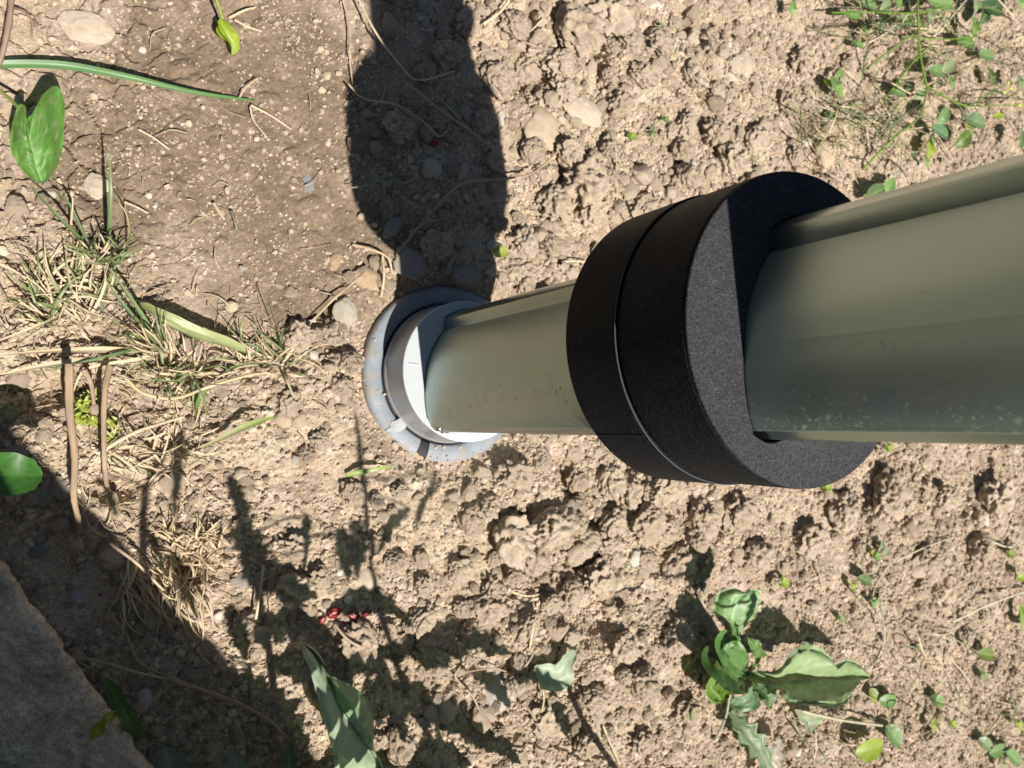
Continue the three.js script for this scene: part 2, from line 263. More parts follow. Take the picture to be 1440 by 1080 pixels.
// crumbs and grit past counting
{
  const r = rng(5), sets = [0, 1, 2, 3].map((k) => lump(2, 300 + k * 7, 2.0, 0.75, [1, 1, 1], 0.18, 0.85)), kinds = sets.map(() => []), c = new THREE.Color();
  for (let i = 0; i < 230000; i++) {
    const u = r() ** 0.75, x = -0.07 + 1.08 * u, half = 0.24 + 0.3 * clamp(x, 0, 1), z = -0.03 * clamp(x) + (r() * 2 - 1) * half, s = soil(x, z), pd = Math.hypot(x - PIPE.x, z - PIPE.z);
    if ((pd < 0.0625 && (pd < 0.05 || r() > 0.05)) || r() > 0.25 + 1.1 * sst(fbm(x * 17, z * 17, 33, 2), -0.4, 0.4) || (s[1] > 0.35 && r() > 0.25 + 0.9 * sst(fbm(x * 70, z * 70, 51, 2), 0, 0.6))) continue;
    const size = 0.00056 * Math.pow(1 - 0.985 * r(), -0.4) * (s[1] > 0.35 ? 0.8 : 1);
    const col = mix3(soilColour(x, z, s), DRY, s[1] > 0.35 ? 0.5 + 0.5 * r() : 0.3 + 0.4 * r()), f = 0.8 + 0.35 * r();
    kinds[i % 4].push([x, (pd < 0.0625 ? 0 : s[0]) + size * 0.25, z, pd < 0.0625 ? size * 0.6 : size, col.map((q) => q * f)]);
  }
  kinds.forEach((list, k) => {
    const m = new THREE.InstancedMesh(sets[k], M.crumb, list.length), o = new THREE.Object3D();
    list.forEach(([x, y, z, s, cc], i) => { o.position.set(x, y, z); o.rotation.set(r() * 6.28, r() * 6.28, r() * 6.28); o.scale.set(s * (0.8 + 0.5 * r()), s, s * (0.8 + 0.5 * r())); o.updateMatrix(); m.setMatrixAt(i, o.matrix); m.setColorAt(i, c.setRGB(...cc)); });
    m.name = numbered('soil_crumbs'); shade(m); tag(m, 'loose crumbs of dry soil strewn over the ground', 'soil', null, 'stuff'); scene.add(m);
  });
  const gs = lump(2, 411, 0.1, 0.65, [1, 1, 1], 0.1), list = [];
  for (let i = 0; i < 1200; i++) {
    const x = -0.07 + 1.08 * r() ** 0.8, z = (r() * 2 - 1) * (0.24 + 0.3 * x), s = soil(x, z); if (Math.hypot(x - PIPE.x, z - PIPE.z) < 0.066) continue;
    const t = r(); list.push([x, s[0], z, 0.0009 * Math.pow(1 - 0.97 * r(), -0.42), t < 0.6 ? [0.46, 0.37, 0.27] : t < 0.85 ? [0.34, 0.30, 0.25] : [0.56, 0.5, 0.42]]);
  }
  const m = new THREE.InstancedMesh(gs, M.crumb, list.length), o = new THREE.Object3D();
  list.forEach(([x, y, z, s, cc], i) => { o.position.set(x, y + s * 0.3, z); o.rotation.set(r(), r() * 6.28, r()); o.scale.set(s * (0.8 + 0.6 * r()), s, s); o.updateMatrix(); m.setMatrixAt(i, o.matrix); m.setColorAt(i, c.setRGB(...cc)); });
  m.name = 'grit'; shade(m); tag(m, 'pale grit lying between the soil crumbs', 'grit', null, 'stuff'); scene.add(m);
}

// ---------------------------------------------------------------- concrete slab and the added unseen shade block on it
function slabMesh(outline, y0, y1, seed, tone, step) {
  // outline: polygon in x, z; a displaced top with broken edge, and vertical sides
  const s = new THREE.Shape(outline.map(([x, z]) => new THREE.Vector2(x, -z))), g = new THREE.ExtrudeGeometry(s, { depth: y1 - y0, steps: 1, bevelEnabled: true, bevelSize: 0.003, bevelThickness: 0.003, bevelSegments: 2 });
  g.rotateX(-Math.PI / 2); g.translate(0, y0, 0);
  const p = g.attributes.position, c = new Float32Array(p.count * 3);
  for (let i = 0; i < p.count; i++) c.set(tone, i * 3);
  g.setAttribute('color', new THREE.BufferAttribute(c, 3)); const uv = g.attributes.uv; for (let i = 0; i < p.count; i++) uv.setXY(i, (p.getX(i) + p.getY(i) * 0.3) / 0.4, (p.getZ(i) + p.getY(i)) / 0.4);
  return g;
}
{
  // rough cast slab edge in the lower left corner, its top worn and cracked
  const e0 = onPlane(0, 790, 0.045), e1 = onPlane(210, 1080, 0.045), d = e1.clone().sub(e0).setY(0).normalize(), n = V(-d.z, 0, d.x); if (n.x > 0) n.negate();
  const base = e0.clone().addScaledVector(d, 0.1).setY(0);
  const slab = thing('concrete_slab', 'rough grey concrete slab edge in the shaded lower left corner', 'slab', base);
  const NA = 420, NB = 130, LA = 0.62, LB = 0.24, pos = [], col = [], uv = [], idx = [];
  for (let i = 0; i <= NA; i++) for (let j = -6; j <= NB; j++) {
    const a = -0.22 + LA * i / NA, b = Math.max(0, j) / NB * LB, edge = 0.0016 * fbm(a * 60, 3, 1, 4) + 0.002 * N(a * 300, 1, 1);
    const q = e0.clone().addScaledVector(d, a).addScaledVector(n, b + edge * Math.max(0, 1 - b / 0.03));
    let y = 0.045 - 0.006 * Math.exp(-b / 0.003) + 0.0018 * fbm(q.x * 60, q.z * 60, 4, 4) + 0.0012 * N(q.x * 400, q.z * 400, 1) + 0.0010 * N(a * 130, b * 620, 3);
    const ck = Math.abs(b - 0.019 - 0.006 * fbm(a * 30, 8, 2, 3)); if (a > 0.01 && a < 0.3) y -= 0.003 * Math.exp(-((ck / 0.0009) ** 2)) * sst(N(a * 25, 2, 2), -0.2, 0.1);
    y -= 0.003 * Math.max(0, domes(q.x, q.z, 0.012, 501, 0.12, 0.5));
    if (j < 0) { y -= 0.012 * -j; q.addScaledVector(n, 0.0016 * -j + 0.002 * N(a * 90, j, 3)); }
    pos.push(q.x, y, q.z);
    const t = 0.95 + 0.28 * fbm(q.x * 30, q.z * 30, 7, 4) + 0.26 * N(a * 130, b * 620, 3) + 0.2 * N(q.x * 700, q.z * 700, 3), m = sst(fbm(q.x * 18, q.z * 18, 31, 3), 0.1, 0.5);
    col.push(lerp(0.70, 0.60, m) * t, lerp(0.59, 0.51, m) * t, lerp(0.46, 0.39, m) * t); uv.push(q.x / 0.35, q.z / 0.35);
  }
  const w = NB + 7; for (let i = 0; i < NA; i++) for (let j = 0; j < w - 1; j++) { const a = i * w + j, b = a + w; idx.push(a, b, a + 1, a + 1, b, b + 1); }
  const g = new THREE.BufferGeometry(); g.setAttribute('position', new THREE.Float32BufferAttribute(pos, 3)); g.setAttribute('color', new THREE.Float32BufferAttribute(col, 3)); g.setAttribute('uv', new THREE.Float32BufferAttribute(uv, 2)); g.setIndex(idx); g.computeVertexNormals();
  part('worn_top', g, M.concrete, slab);
  const pt = (a, b) => { const q = e0.clone().addScaledVector(d, a).addScaledVector(n, b); return [q.x, q.z]; };
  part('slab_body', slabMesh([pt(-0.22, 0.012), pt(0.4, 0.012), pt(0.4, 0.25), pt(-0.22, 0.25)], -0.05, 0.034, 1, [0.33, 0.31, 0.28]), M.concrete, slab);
  // unseen block, added on the slab to shade the corner
  const h = 0.31, A = onPlane(-40, 560, 0.006).addScaledVector(SUN, h / SUN.y), B = onPlane(285, 905, 0.006).addScaledVector(SUN, h / SUN.y), dd = B.clone().sub(A).setY(0).normalize(), nn = V(-dd.z, 0, dd.x); if (nn.x > 0) nn.negate();
  const f = (k, b) => { const q = A.clone().addScaledVector(dd, k).addScaledVector(nn, b); return [q.x, q.z]; };
  const step = thing('shade_block', 'grey concrete block added out of view beyond the lower left corner to shade it', 'step', V(...[A.x, 0, A.z]));
  part('shade_block_body', slabMesh([f(-0.25, 0), f(0.26, 0), f(0.26, 0.2), f(-0.25, 0.2)], 0.049, h - 0.02, 2, [0.33, 0.31, 0.28]), M.concrete, step);
  part('shade_block_top', slabMesh([f(-0.26, -0.004), f(0.27, -0.004), f(0.27, 0.2), f(-0.26, 0.2)], h - 0.017, h, 3, [0.36, 0.34, 0.31]), M.concrete, step);
}

// ---------------------------------------------------------------- the downpipe
const PU = V(-PIPE.x, 0, -PIPE.z).normalize(), PW = V(-PU.z, 0, PU.x); if (PW.z < 0) PW.negate();
const onPipe = (deg, r, y) => { const t = deg * Math.PI / 180; return V(PIPE.x, y, PIPE.z).addScaledVector(PU, Math.cos(t) * r).addScaledVector(PW, Math.sin(t) * r); };
// cross-section in metres: [towards the camera, across]; front: a flattish creased panel; back: the outer shell with its two folded edges
const pp = ([c, s], y) => V(PIPE.x, y, PIPE.z).addScaledVector(PU, c).addScaledVector(PW, s);
const smooth2 = (l, n) => new THREE.SplineCurve(l.map(([a, b]) => new THREE.Vector2(a, b))).getPoints(n).map((v) => [v.x, v.y]);
const FRONT = [...smooth2([[0.0141, -0.0285], [0.0190, -0.0236], [0.0243, -0.0165], [0.0291, -0.0075], [0.0320, 0.0030]], 40), ...smooth2([[0.03205, 0.0034], [0.0335, 0.0115], [0.03395, 0.0195], [0.0336, 0.0270], [0.0325, 0.0312]], 40), [0.0324, 0.0318], [0.0321, 0.03235], [0.0316, 0.03255], [0.0311, 0.0325]];
const BACK = [[0.0309, 0.0324], [0.0302, 0.0325], [0.0297, 0.0330], [0.0268, 0.0358], [0.0262, 0.0362], [0.0252, 0.0365], ...smooth2([[0.0240, 0.0367], [0.0120, 0.0378], [0, 0.0385], [-0.0200, 0.0362], [-0.0350, 0.0215], [-0.0412, 0], [-0.0355, -0.0235], [-0.0200, -0.0405], [-0.0040, -0.0412], [0.0060, -0.0392], [0.0112, -0.0372]], 110), [0.0126, -0.0364], [0.0134, -0.0354], [0.0138, -0.0340], [0.0140, -0.0320], [0.01402, -0.0295], [0.0139, -0.0284]];
const FRONT_LEN = FRONT.reduce((a, p, i) => a + (i ? Math.hypot(p[0] - FRONT[i - 1][0], p[1] - FRONT[i - 1][1]) : 0), 0);
function shell(list, ys, v0) {
  const pos = [], uv = [], idx = []; let s = 0;
  const arc = list.map((p, i) => { if (i) s += Math.hypot(p[0] - list[i - 1][0], p[1] - list[i - 1][1]); return s; });
  ys.forEach((y) => list.forEach((e, i) => { const p = pp(e, y); pos.push(p.x, p.y, p.z); uv.push(arc[i], y - v0); }));
  for (let j = 0; j < ys.length - 1; j++) for (let i = 0; i < list.length - 1; i++) { const a = j * list.length + i, b = a + list.length; idx.push(a, b, a + 1, a + 1, b, b + 1); }
  const g = new THREE.BufferGeometry(); g.setAttribute('position', new THREE.Float32BufferAttribute(pos, 3)); g.setAttribute('uv', new THREE.Float32BufferAttribute(uv, 2)); g.setIndex(idx); g.scale(1000, 1000, 1000); return toCreasedNormals(g, 0.35).scale(0.001, 0.001, 0.001);
}
{
  const r = rng(91), W = 1024, RISE = 0.42, H = W * RISE / FRONT_LEN;      // the panel's width by 0.42 m of height
  const paint = (bg, mark, film) => {
    const c = document.createElement('canvas'); c.width = 512; c.height = 2048; const x = c.getContext('2d'); x.scale(512 / W, 2048 / H); x.fillStyle = bg; x.fillRect(0, 0, W, H); const q = rng(17);
    for (let i = 0; i < 520; i++) {                                      // splashed grains of soil, thickest on the weather side
      const u = 0.97 - q() ** 1.3 * 0.4, v = q(), s = 3 + 8 * q() ** 3; x.globalAlpha = 0.5 + 0.5 * q(); x.fillStyle = mark; x.beginPath(); x.ellipse(u * W, v * H, s, s * (1 + q()), q() * 3, 0, 7); x.fill();
    }
    for (let i = 0; i < 2400; i++) { const u = 1 - q() ** 1.5 * 0.6, v = q(), s = 1.5 + 2.5 * q(); x.globalAlpha = 0.2 + 0.45 * q(); x.fillStyle = mark; x.beginPath(); x.ellipse(u * W, v * H, s, s * (1 + 2 * q()), q() * 3, 0, 7); x.fill(); }
    for (let i = 0; i < 150; i++) { let u = (0.55 + 0.44 * q()) * W, v = q() * H; const a = q() * 6; x.globalAlpha = 0.03 + 0.07 * q(); x.fillStyle = mark; for (let k = 0; k < 14; k++) { x.beginPath(); x.ellipse(u, v, 4 + 10 * q(), 3 + 8 * q(), q() * 3, 0, 7); x.fill(); u += 9 * Math.cos(a + k * 0.3); v += 9 * Math.sin(a + k * 0.3); } }
    for (let i = 0; i < 25; i++) { const u = q() * W, v = q() * H; x.globalAlpha = 0.04 + 0.05 * q(); x.strokeStyle = mark; x.lineWidth = 1 + 2 * q(); x.beginPath(); x.moveTo(u, v); x.lineTo(u + 30 * (q() - 0.5), v + 160 * (q() - 0.3)); x.stroke(); }
    x.globalAlpha = 0.4; x.fillStyle = film; x.beginPath(); const fu = 0.855 * W, fv = (1 - 0.352 / RISE) * H; [[-70, -45], [20, -80], [85, -48], [75, 34], [10, 96], [-60, 72]].forEach(([a, b], i) => (i ? x.lineTo(fu + a, fv + b) : x.moveTo(fu + a, fv + b))); x.fill();
    const t = new THREE.CanvasTexture(c); t.wrapS = THREE.ClampToEdgeWrapping; t.wrapT = THREE.RepeatWrapping; t.repeat.set(1 / FRONT_LEN, 1 / RISE); return t;
  };
  const cm = paint('#ffffff', '#f4ead8', '#a8a8b8'), mr = paint('rgb(0,150,215)', 'rgb(0,230,0)', 'rgb(0,200,50)'); cm.colorSpace = THREE.SRGBColorSpace;
  const metal = {  color: new THREE.Color(0.425, 0.505, 0.46), side: THREE.DoubleSide };
  M.panel = new THREE.MeshPhysicalMaterial({ ...metal, map: cm, metalness: 1, roughness: 0.72, metalnessMap: mr, roughnessMap: mr });
  M.pipe = new THREE.MeshPhysicalMaterial({ ...metal, color: new THREE.Color(0.35, 0.415, 0.385), metalness: 1, roughness: 0.3 });
  const pipe = thing('downpipe', 'olive grey metal downpipe rising from the ground socket through the black collar', 'pipe', V(PIPE.x, 0, PIPE.z));
  const ys = []; for (let y = 0.012; y < 0.6; y += 0.012) ys.push(y); ys.push(1, 1.6, 2.3);
  part('front_panel', shell(FRONT, ys, 0), M.panel, pipe);
  part('back_shell', shell(BACK, ys, 0.30), M.pipe, pipe);
  // bent sliver of metal at the foot of the seam
  const bits = []; for (let i = 0; i < 4; i++) { const b = new THREE.TetrahedronGeometry(0.0014 + 0.001 * r(), 1); b.scale(1.6, 0.5, 0.9); b.rotateY(r() * 3); b.rotateZ(r()); const p = pp([0.0295 - i * 0.0022, 0.0338 + i * 0.0008], 0.0325 + 0.001 * r()); b.translate(p.x, p.y, p.z); bits.push(b); }
  part('seam_burr', mergeGeometries(bits), new THREE.MeshStandardMaterial({ color: new THREE.Color(0.7, 0.7, 0.68), metalness: 1, roughness: 0.3 }), pipe);
}
function pipeHole(grow, notch, most = 1) {                                          // hole in x, -z, about the pipe's axis
  const pts = []; const corner = (c, s) => s > 0.0308 && c > 0.0262; for (const [c, s] of [...FRONT.filter((q, i) => i % 3 === 0 && !corner(...q)), [0.0322, 0.0326], [0.0268, 0.0360], ...BACK.filter((q, i) => i % 3 === 0 && !corner(...q))]) { const r = Math.hypot(c, s), k = Math.min(most, r + grow + (notch && s > 0.031 && c > 0.02 ? 0.0009 : 0)) / r, p = pp([c * k, s * k], 0); pts.push(new THREE.Vector2(p.x - PIPE.x, -(p.z - PIPE.z))); }
  return new THREE.Path(pts.reverse());
}
function collar(R, y0, y1, bevel, grow, wob = 0) {
  const s = new THREE.Shape(), n = 180; for (let i = 0; i < n; i++) { const t = i / n * Math.PI * 2, r = R - bevel - (wob && t > 5.1 && t < 5.6 ? wob * Math.abs(N(t * 30, 1, 1)) : 0); s[i ? 'lineTo' : 'moveTo'](r * Math.cos(t), r * Math.sin(t)); }
  s.holes.push(pipeHole(grow + bevel, true));
  const g = new THREE.ExtrudeGeometry(s, { depth: y1 - y0 - 2 * bevel, steps: 1, bevelEnabled: true, bevelSize: bevel, bevelThickness: bevel, bevelSegments: 2 });
  g.rotateX(-Math.PI / 2); g.translate(PIPE.x, y0 + bevel, PIPE.z); return g;
}
{
  const ring = thing('rubber_collar', 'thick matt black two-part collar clamped round the metal pipe', 'collar', V(PIPE.x, 0.2312, PIPE.z));
  const uvTop = (g) => { const p = g.attributes.position, n = g.attributes.normal, u = g.attributes.uv; for (let i = 0; i < p.count; i++) { const x = p.getX(i) - PIPE.x, z = p.getZ(i) - PIPE.z; if (Math.abs(n.getY(i)) > 0.6) u.setXY(i, x / 0.036, z / 0.036); else u.setXY(i, Math.atan2(z, -x) * 0.058 / 0.05, p.getY(i) / 0.05); } return g; };
  const a = part('lower_ring', uvTop(collar(0.0588, 0.2312, 0.2632, 0.0006, 0.0006)), M.rubberSide, ring);
  const b = part('upper_ring', uvTop(collar(0.0579, 0.2646, 0.2992, 0.0007, 0.0006)), M.rubberSide, ring);
  part('sawn_top', uvTop(collar(0.0577, 0.2994, 0.3007, 0.0004, 0.0005, 0.0016)), M.rubberTop, ring);
  part('joint', new THREE.CylinderGeometry(0.0568, 0.0568, 0.003, 120, 1, true).translate(PIPE.x, 0.2639, PIPE.z), M.gasket, ring);
  part('bead', new THREE.TorusGeometry(0.0585, 0.00035, 6, 160).rotateX(Math.PI / 2).translate(PIPE.x, 0.2634, PIPE.z), new THREE.MeshPhysicalMaterial({ color: new THREE.Color(0.07, 0.07, 0.075), roughness: 0.6, specularIntensity: 0.3 }), ring);  // thin line coloured lighter to imitate light caught on the joint edge
  const q = onPipe(33, 0.0588, 0.247), seam = new THREE.BoxGeometry(0.0004, 0.030, 0.0005); seam.rotateY(-0.5); seam.translate(q.x, q.y, q.z); part('mould_seam', seam, M.rubberTop, ring);
}
// ---------------------------------------------------------------- the socket in the ground
{
  const so = thing('drain_socket', 'pale grey drain socket with white lid around the foot of the pipe', 'drain', V(PIPE.x, 0, PIPE.z));
  const rot = Math.atan2(0.0475, -0.018);                                 // where a dark patch stands in for a shadow on the lip
  const prof = [[0.0482, -0.03], [0.0484, -0.006], [0.0492, -0.0022], [0.0505, -0.0006], [0.0545, 0.0002], [0.0588, -0.0002], [0.0608, -0.0012], [0.0619, -0.0032], [0.0621, -0.008], [0.0615, -0.014], [0.0612, -0.04]].map(([x, y]) => new THREE.Vector2(x, y));
  const lip = (from, len, dy, seg) => {
    const g = new THREE.LatheGeometry(prof, seg, from, len).translate(PIPE.x, dy, PIPE.z), p = g.attributes.position, c = new Float32Array(p.count * 3);
    for (let i = 0; i < p.count; i++) { const x = p.getX(i), z = p.getZ(i), k = 1 + 0.10 * fbm(x * 90, z * 90, 3, 4) + 0.06 * N(x * 700, z * 700, 2), d = sst(fbm(x * 120, z * 120, 9, 4) + 60 * (Math.hypot(x - PIPE.x, z - PIPE.z) - 0.058), 0.1, 0.45); c.set(mix3([0.25 * k, 0.275 * k, 0.305 * k], [0.32, 0.26, 0.19], 0.6 * d), i * 3); p.setY(i, p.getY(i) + 0.0006 * fbm(x * 60, z * 60, 5, 2)); }
    g.setAttribute('color', new THREE.BufferAttribute(c, 3)); return g;
  };
  const shadeArc = 0.14, g0 = lip(Math.PI / 2 - rot + shadeArc / 2, Math.PI * 2 - shadeArc, 0, 200); g0.computeVertexNormals();
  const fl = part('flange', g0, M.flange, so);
  part('shade_patch', lip(Math.PI / 2 - rot - shadeArc, shadeArc * 2, -0.0009, 20), M.gasket, so);  // dark band laid in place of a shadow cast on the lip
  // torn, whitened patch of the lip
  const c = onPlane(560, 598, 0.0); const sc = lump(5, 21, 2.2, 0.28, [1, 1, 1], 0.1, 0.3); sc.scale(0.0075, 0.004, 0.0042).rotateY(0.5).translate(c.x, 0.0002, c.z); part('scuff', sc, M.scuff, fl);
  part('gasket', new THREE.CylinderGeometry(0.0483, 0.0483, 0.02, 120, 1, false).translate(PIPE.x, -0.0135, PIPE.z), M.gasket, so);
  const bead = [[0.0467, -0.01], [0.0475, -0.0035], [0.04795, -0.0015], [0.04795, 0.0004], [0.0474, 0.0016], [0.0467, 0.0022], [0.0466, 0.012], [0.0464, 0.0275]].map(([x, y]) => new THREE.Vector2(x, y));
  part('sleeve', new THREE.LatheGeometry(bead, 160).translate(PIPE.x, 0, PIPE.z), M.sleeve, so);
  const s = new THREE.Shape(); for (let i = 0; i < 160; i++) { const t = i / 160 * Math.PI * 2; s[i ? 'lineTo' : 'moveTo'](0.0460 * Math.cos(t), 0.0460 * Math.sin(t)); }
  s.holes.push(pipeHole(0.0011, false, 0.0436));
  const lid = new THREE.ExtrudeGeometry(s, { depth: 0.0015, bevelEnabled: true, bevelSize: 0.0007, bevelThickness: 0.0007, bevelSegments: 3 }); lid.rotateX(-Math.PI / 2); lid.translate(PIPE.x, 0.0274, PIPE.z);
  const l = part('lid', lid, M.lid, so);
  const a = onPlane(582, 512, 0.0298), rib = new THREE.CapsuleGeometry(0.0005, 0.006, 4, 8).rotateZ(Math.PI / 2).rotateY(-0.1).translate(a.x, 0.0298, a.z); part('moulding_rib', rib, M.lid, l);
  part('gap_ring', (() => { const p = []; for (let i = 0; i <= 160; i++) p.push(0); return new THREE.CylinderGeometry(0.042, 0.042, 0.004, 80).translate(PIPE.x, 0.0235, PIPE.z); })(), M.gasket, so);
}
// ---------------------------------------------------------------- stones
{
  const TAN = [0.47, 0.37, 0.26], PALE = [0.52, 0.43, 0.32], GREY = [0.33, 0.295, 0.25], BLUE = [0.25, 0.265, 0.28], WHITE = [0.6, 0.55, 0.47], OCH = [0.44, 0.32, 0.2];
  const list = [
    [761, 180, 61, 57, 0.3, TAN, 0.35, 0.25, 'round flat tan stone just right of the collar shadow'], [822, 156, 58, 40, 0.1, PALE, 0.5, 0.8, 'angular pale stone beside the round flat tan stone'], [742, 196, 0, 0, 0, 0, 0, 0, ''], [803, 196, 22, 20, 0, PALE, 0.8, 0.4, 'small pale pebble at the lower right rim of the round tan stone'],
    [987, 54, 30, 46, 0.3, PALE, 0.6, 0.8, 'pointed pale stone beside a dark crack near the top edge'], [1048, 87, 25, 40, -0.1, PALE, 0.6, 0.6, 'upright pale buff stone near the top, above the black collar'], [1158, 217, 40, 38, 0, TAN, 0.75, 0.3, 'rounded tan pebble between the collar and the top right weeds'], [1136, 199, 20, 12, -0.4, WHITE, 0.6, 0.5, 'small whitish chip touching the rounded tan pebble'], [1027, 62, 11, 10, 0, WHITE, 0.8, 0.3, 'tiny white pebble between two pale stones near the top'],
    [122, 37, 66, 42, 0.1, PALE, 0.2, 0.3, 'broad pale stone sunk flush in the crust at upper left'], [138, 262, 36, 34, 0, PALE, 0.3, 0.2, 'pale round stone set in cracked crust right of the heart-shaped leaf'], [72, 272, 15, 13, 0, WHITE, 0.6, 0.3, 'small white pebble just below the tip of the heart-shaped leaf'], [487, 441, 34, 44, -0.4, [0.42, 0.38, 0.31], 0.4, 0.9, 'flat grey beige shard left of the drain socket'], [518, 392, 40, 30, -0.3, OCH, 0.5, 0.7, 'ochre stone among straw above the drain socket'], [472, 366, 16, 24, 0.2, OCH, 0.6, 0.4, 'small ochre pebble at the left border of the collar shadow'],
    [553, 318, 26, 34, 0.3, GREY, 0.6, 0.6, 'grey stone in shadow beside a thin green weed'], [605, 236, 32, 28, 0.2, PALE, 0.7, 0.9, 'whitish lump in the middle of the collar shadow'], [652, 241, 14, 24, 0.4, PALE, 0.6, 0.3, 'small oval pebble in shadow right of the whitish lump'], [578, 370, 48, 46, 0.5, GREY, 0.5, 0.8, 'large grey stone in shadow left of the socket rim top'], [655, 384, 52, 34, 0.1, GREY, 0.5, 0.7, 'wide grey stone in shadow against the socket rim'], [604, 345, 26, 30, 0, TAN, 0.6, 0.4, 'tan pebble in shadow between the two grey stones'], [680, 178, 20, 22, 0, GREY, 0.7, 0.3, 'grey pebble at the right border of the collar shadow'], [549, 34, 24, 30, 0, OCH, 0.6, 0.4, 'brown pebble in the pipe shadow at the top edge'], [572, 128, 26, 18, -0.5, TAN, 0.6, 0.5, 'tan pebble under dry straw in the collar shadow'], [706, 165, 12, 24, 0, WHITE, 0.5, 0.5, 'narrow white pebble at the right rim of the collar shadow'],
    [697, 344, 28, 18, -0.4, WHITE, 0.5, 0.4, 'bright white stone at the lower right of the collar shadow'], [434, 256, 20, 30, 0.1, BLUE, 0.25, 0.8, 'blue grey flake lying flat on the smooth brown patch'], [516, 815, 42, 30, 0.3, PALE, 0.5, 0.5, 'whitish stone in dappled shade right of the red scraps'], [895, 786, 25, 22, 0, WHITE, 0.7, 0.4, 'pale pebble in the sunny clods below the collar'], [872, 822, 44, 22, 0.1, PALE, 0.4, 0.8, 'flat pale chip above a deep hole below the collar'], [55, 772, 21, 26, 0.4, BLUE, 0.5, 0.9, 'blue grey shard in shade above the concrete slab'], [110, 838, 22, 18, 0.1, [0.45, 0.44, 0.42], 0.5, 0.4, 'light grey pebble in the shade right of the slab edge'], [84, 687, 30, 32, 0, GREY, 0.75, 0.2, 'round grey pebble at the foot of the thick dry stalk'], [57, 697, 24, 28, 0.2, GREY, 0.7, 0.3, 'grey pebble between the dark leaf and the dry stalk'], [18, 642, 38, 30, 0, GREY, 0.5, 0.2, 'smooth grey pebble above the dark leaf at left edge'], [344, 818, 34, 22, 0.1, GREY, 0.5, 0.3, 'oval grey pebble in dapple shade'], [341, 668, 22, 18, 0, PALE, 0.7, 0.3, 'small pale pebble in sun beside the pointed leaf shadow'], [702, 972, 56, 72, 0.3, [0.40, 0.37, 0.32], 0.4, 0.9, 'large flat grey stone half in shade near the bottom'], [398, 589, 26, 24, 0, TAN, 0.7, 0.3, 'tan pebble right of the green-tipped grass blade'], [421, 590, 20, 24, 0.2, TAN, 0.7, 0.4, 'smaller tan pebble touching another left of the socket'], [128, 905, 17, 14, 0, BLUE, 0.5, 0.8, 'dark blue grey chip beside the slab edge'], [94, 904, 13, 18, 0, BLUE, 0.5, 0.7, 'tiny blue grey chip against the slab edge'], [978, 239, 13, 28, 0, WHITE, 0.6, 0.3, 'slim whitish pebble above the black collar'], [924, 4, 56, 16, 0, WHITE, 0.5, 0.3, 'long whitish stone cut by the top edge of the picture'], [1306, 654, 20, 12, 0.1, PALE, 0.4, 0.7, 'pale chip with a dark shadow below the pipe at right'], [1386, 730, 14, 26, 0.1, WHITE, 0.5, 0.5, 'whitish chip in soil under the right end of the pipe'], [1427, 634, 9, 9, 0, WHITE, 0.8, 0.3, 'tiny white pebble just under the pipe at the right edge'], [735, 660, 24, 20, 0.2, [0.48, 0.43, 0.35], 0.6, 0.6, 'beige pebble just below the drain socket'], [580, 842, 14, 11, 0.3, WHITE, 0.6, 0.4, 'small white chip in half shade right of the red scraps'], [200, 985, 26, 34, 0.2, [0.46, 0.44, 0.4], 0.5, 0.8, 'light stone flake behind the little leaf at the slab edge'], [893, 165, 0, 0, 0, 0, 0, 0, ''], [888, 12, 0, 0, 0, 0, 0, 0, ''],
    [1262, 716, 40, 28, 0.2, TAN, 0.4, 0.6, 'flat tan stone below the pipe, right of the collar'], [1020, 905, 0, 0, 0, 0, 0, 0, ''], [1283, 735, 22, 18, 0.3, PALE, 0.6, 0.5, 'small pale stone right of the flat tan stone'], [1145, 165, 0, 0, 0, 0, 0, 0, ''],
  ];
  let k = 0;
  for (const [px, py, w, h, t, c, sq, facet, label] of list) {
    k++; if (!w) continue;
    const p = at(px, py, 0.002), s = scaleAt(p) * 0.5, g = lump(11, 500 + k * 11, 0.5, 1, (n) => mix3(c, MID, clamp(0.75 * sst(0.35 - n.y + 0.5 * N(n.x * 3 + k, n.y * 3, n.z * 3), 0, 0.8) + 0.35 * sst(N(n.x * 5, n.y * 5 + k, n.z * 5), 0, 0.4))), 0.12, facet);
    g.scale(w * s * 1.03, Math.min(w, h) * s * sq, h * s * 1.08); g.rotateY(-t); g.rotateX((hash(k, 1, 1) - 0.5) * 0.2);
    p.y = gh(p.x, p.z) + Math.min(w, h) * s * sq * (sq < 0.31 ? 0.1 : 0.28); g.translate(p.x, p.y, p.z);
    single('stone', g, M.stone, p, label, 'stone');
  }
}

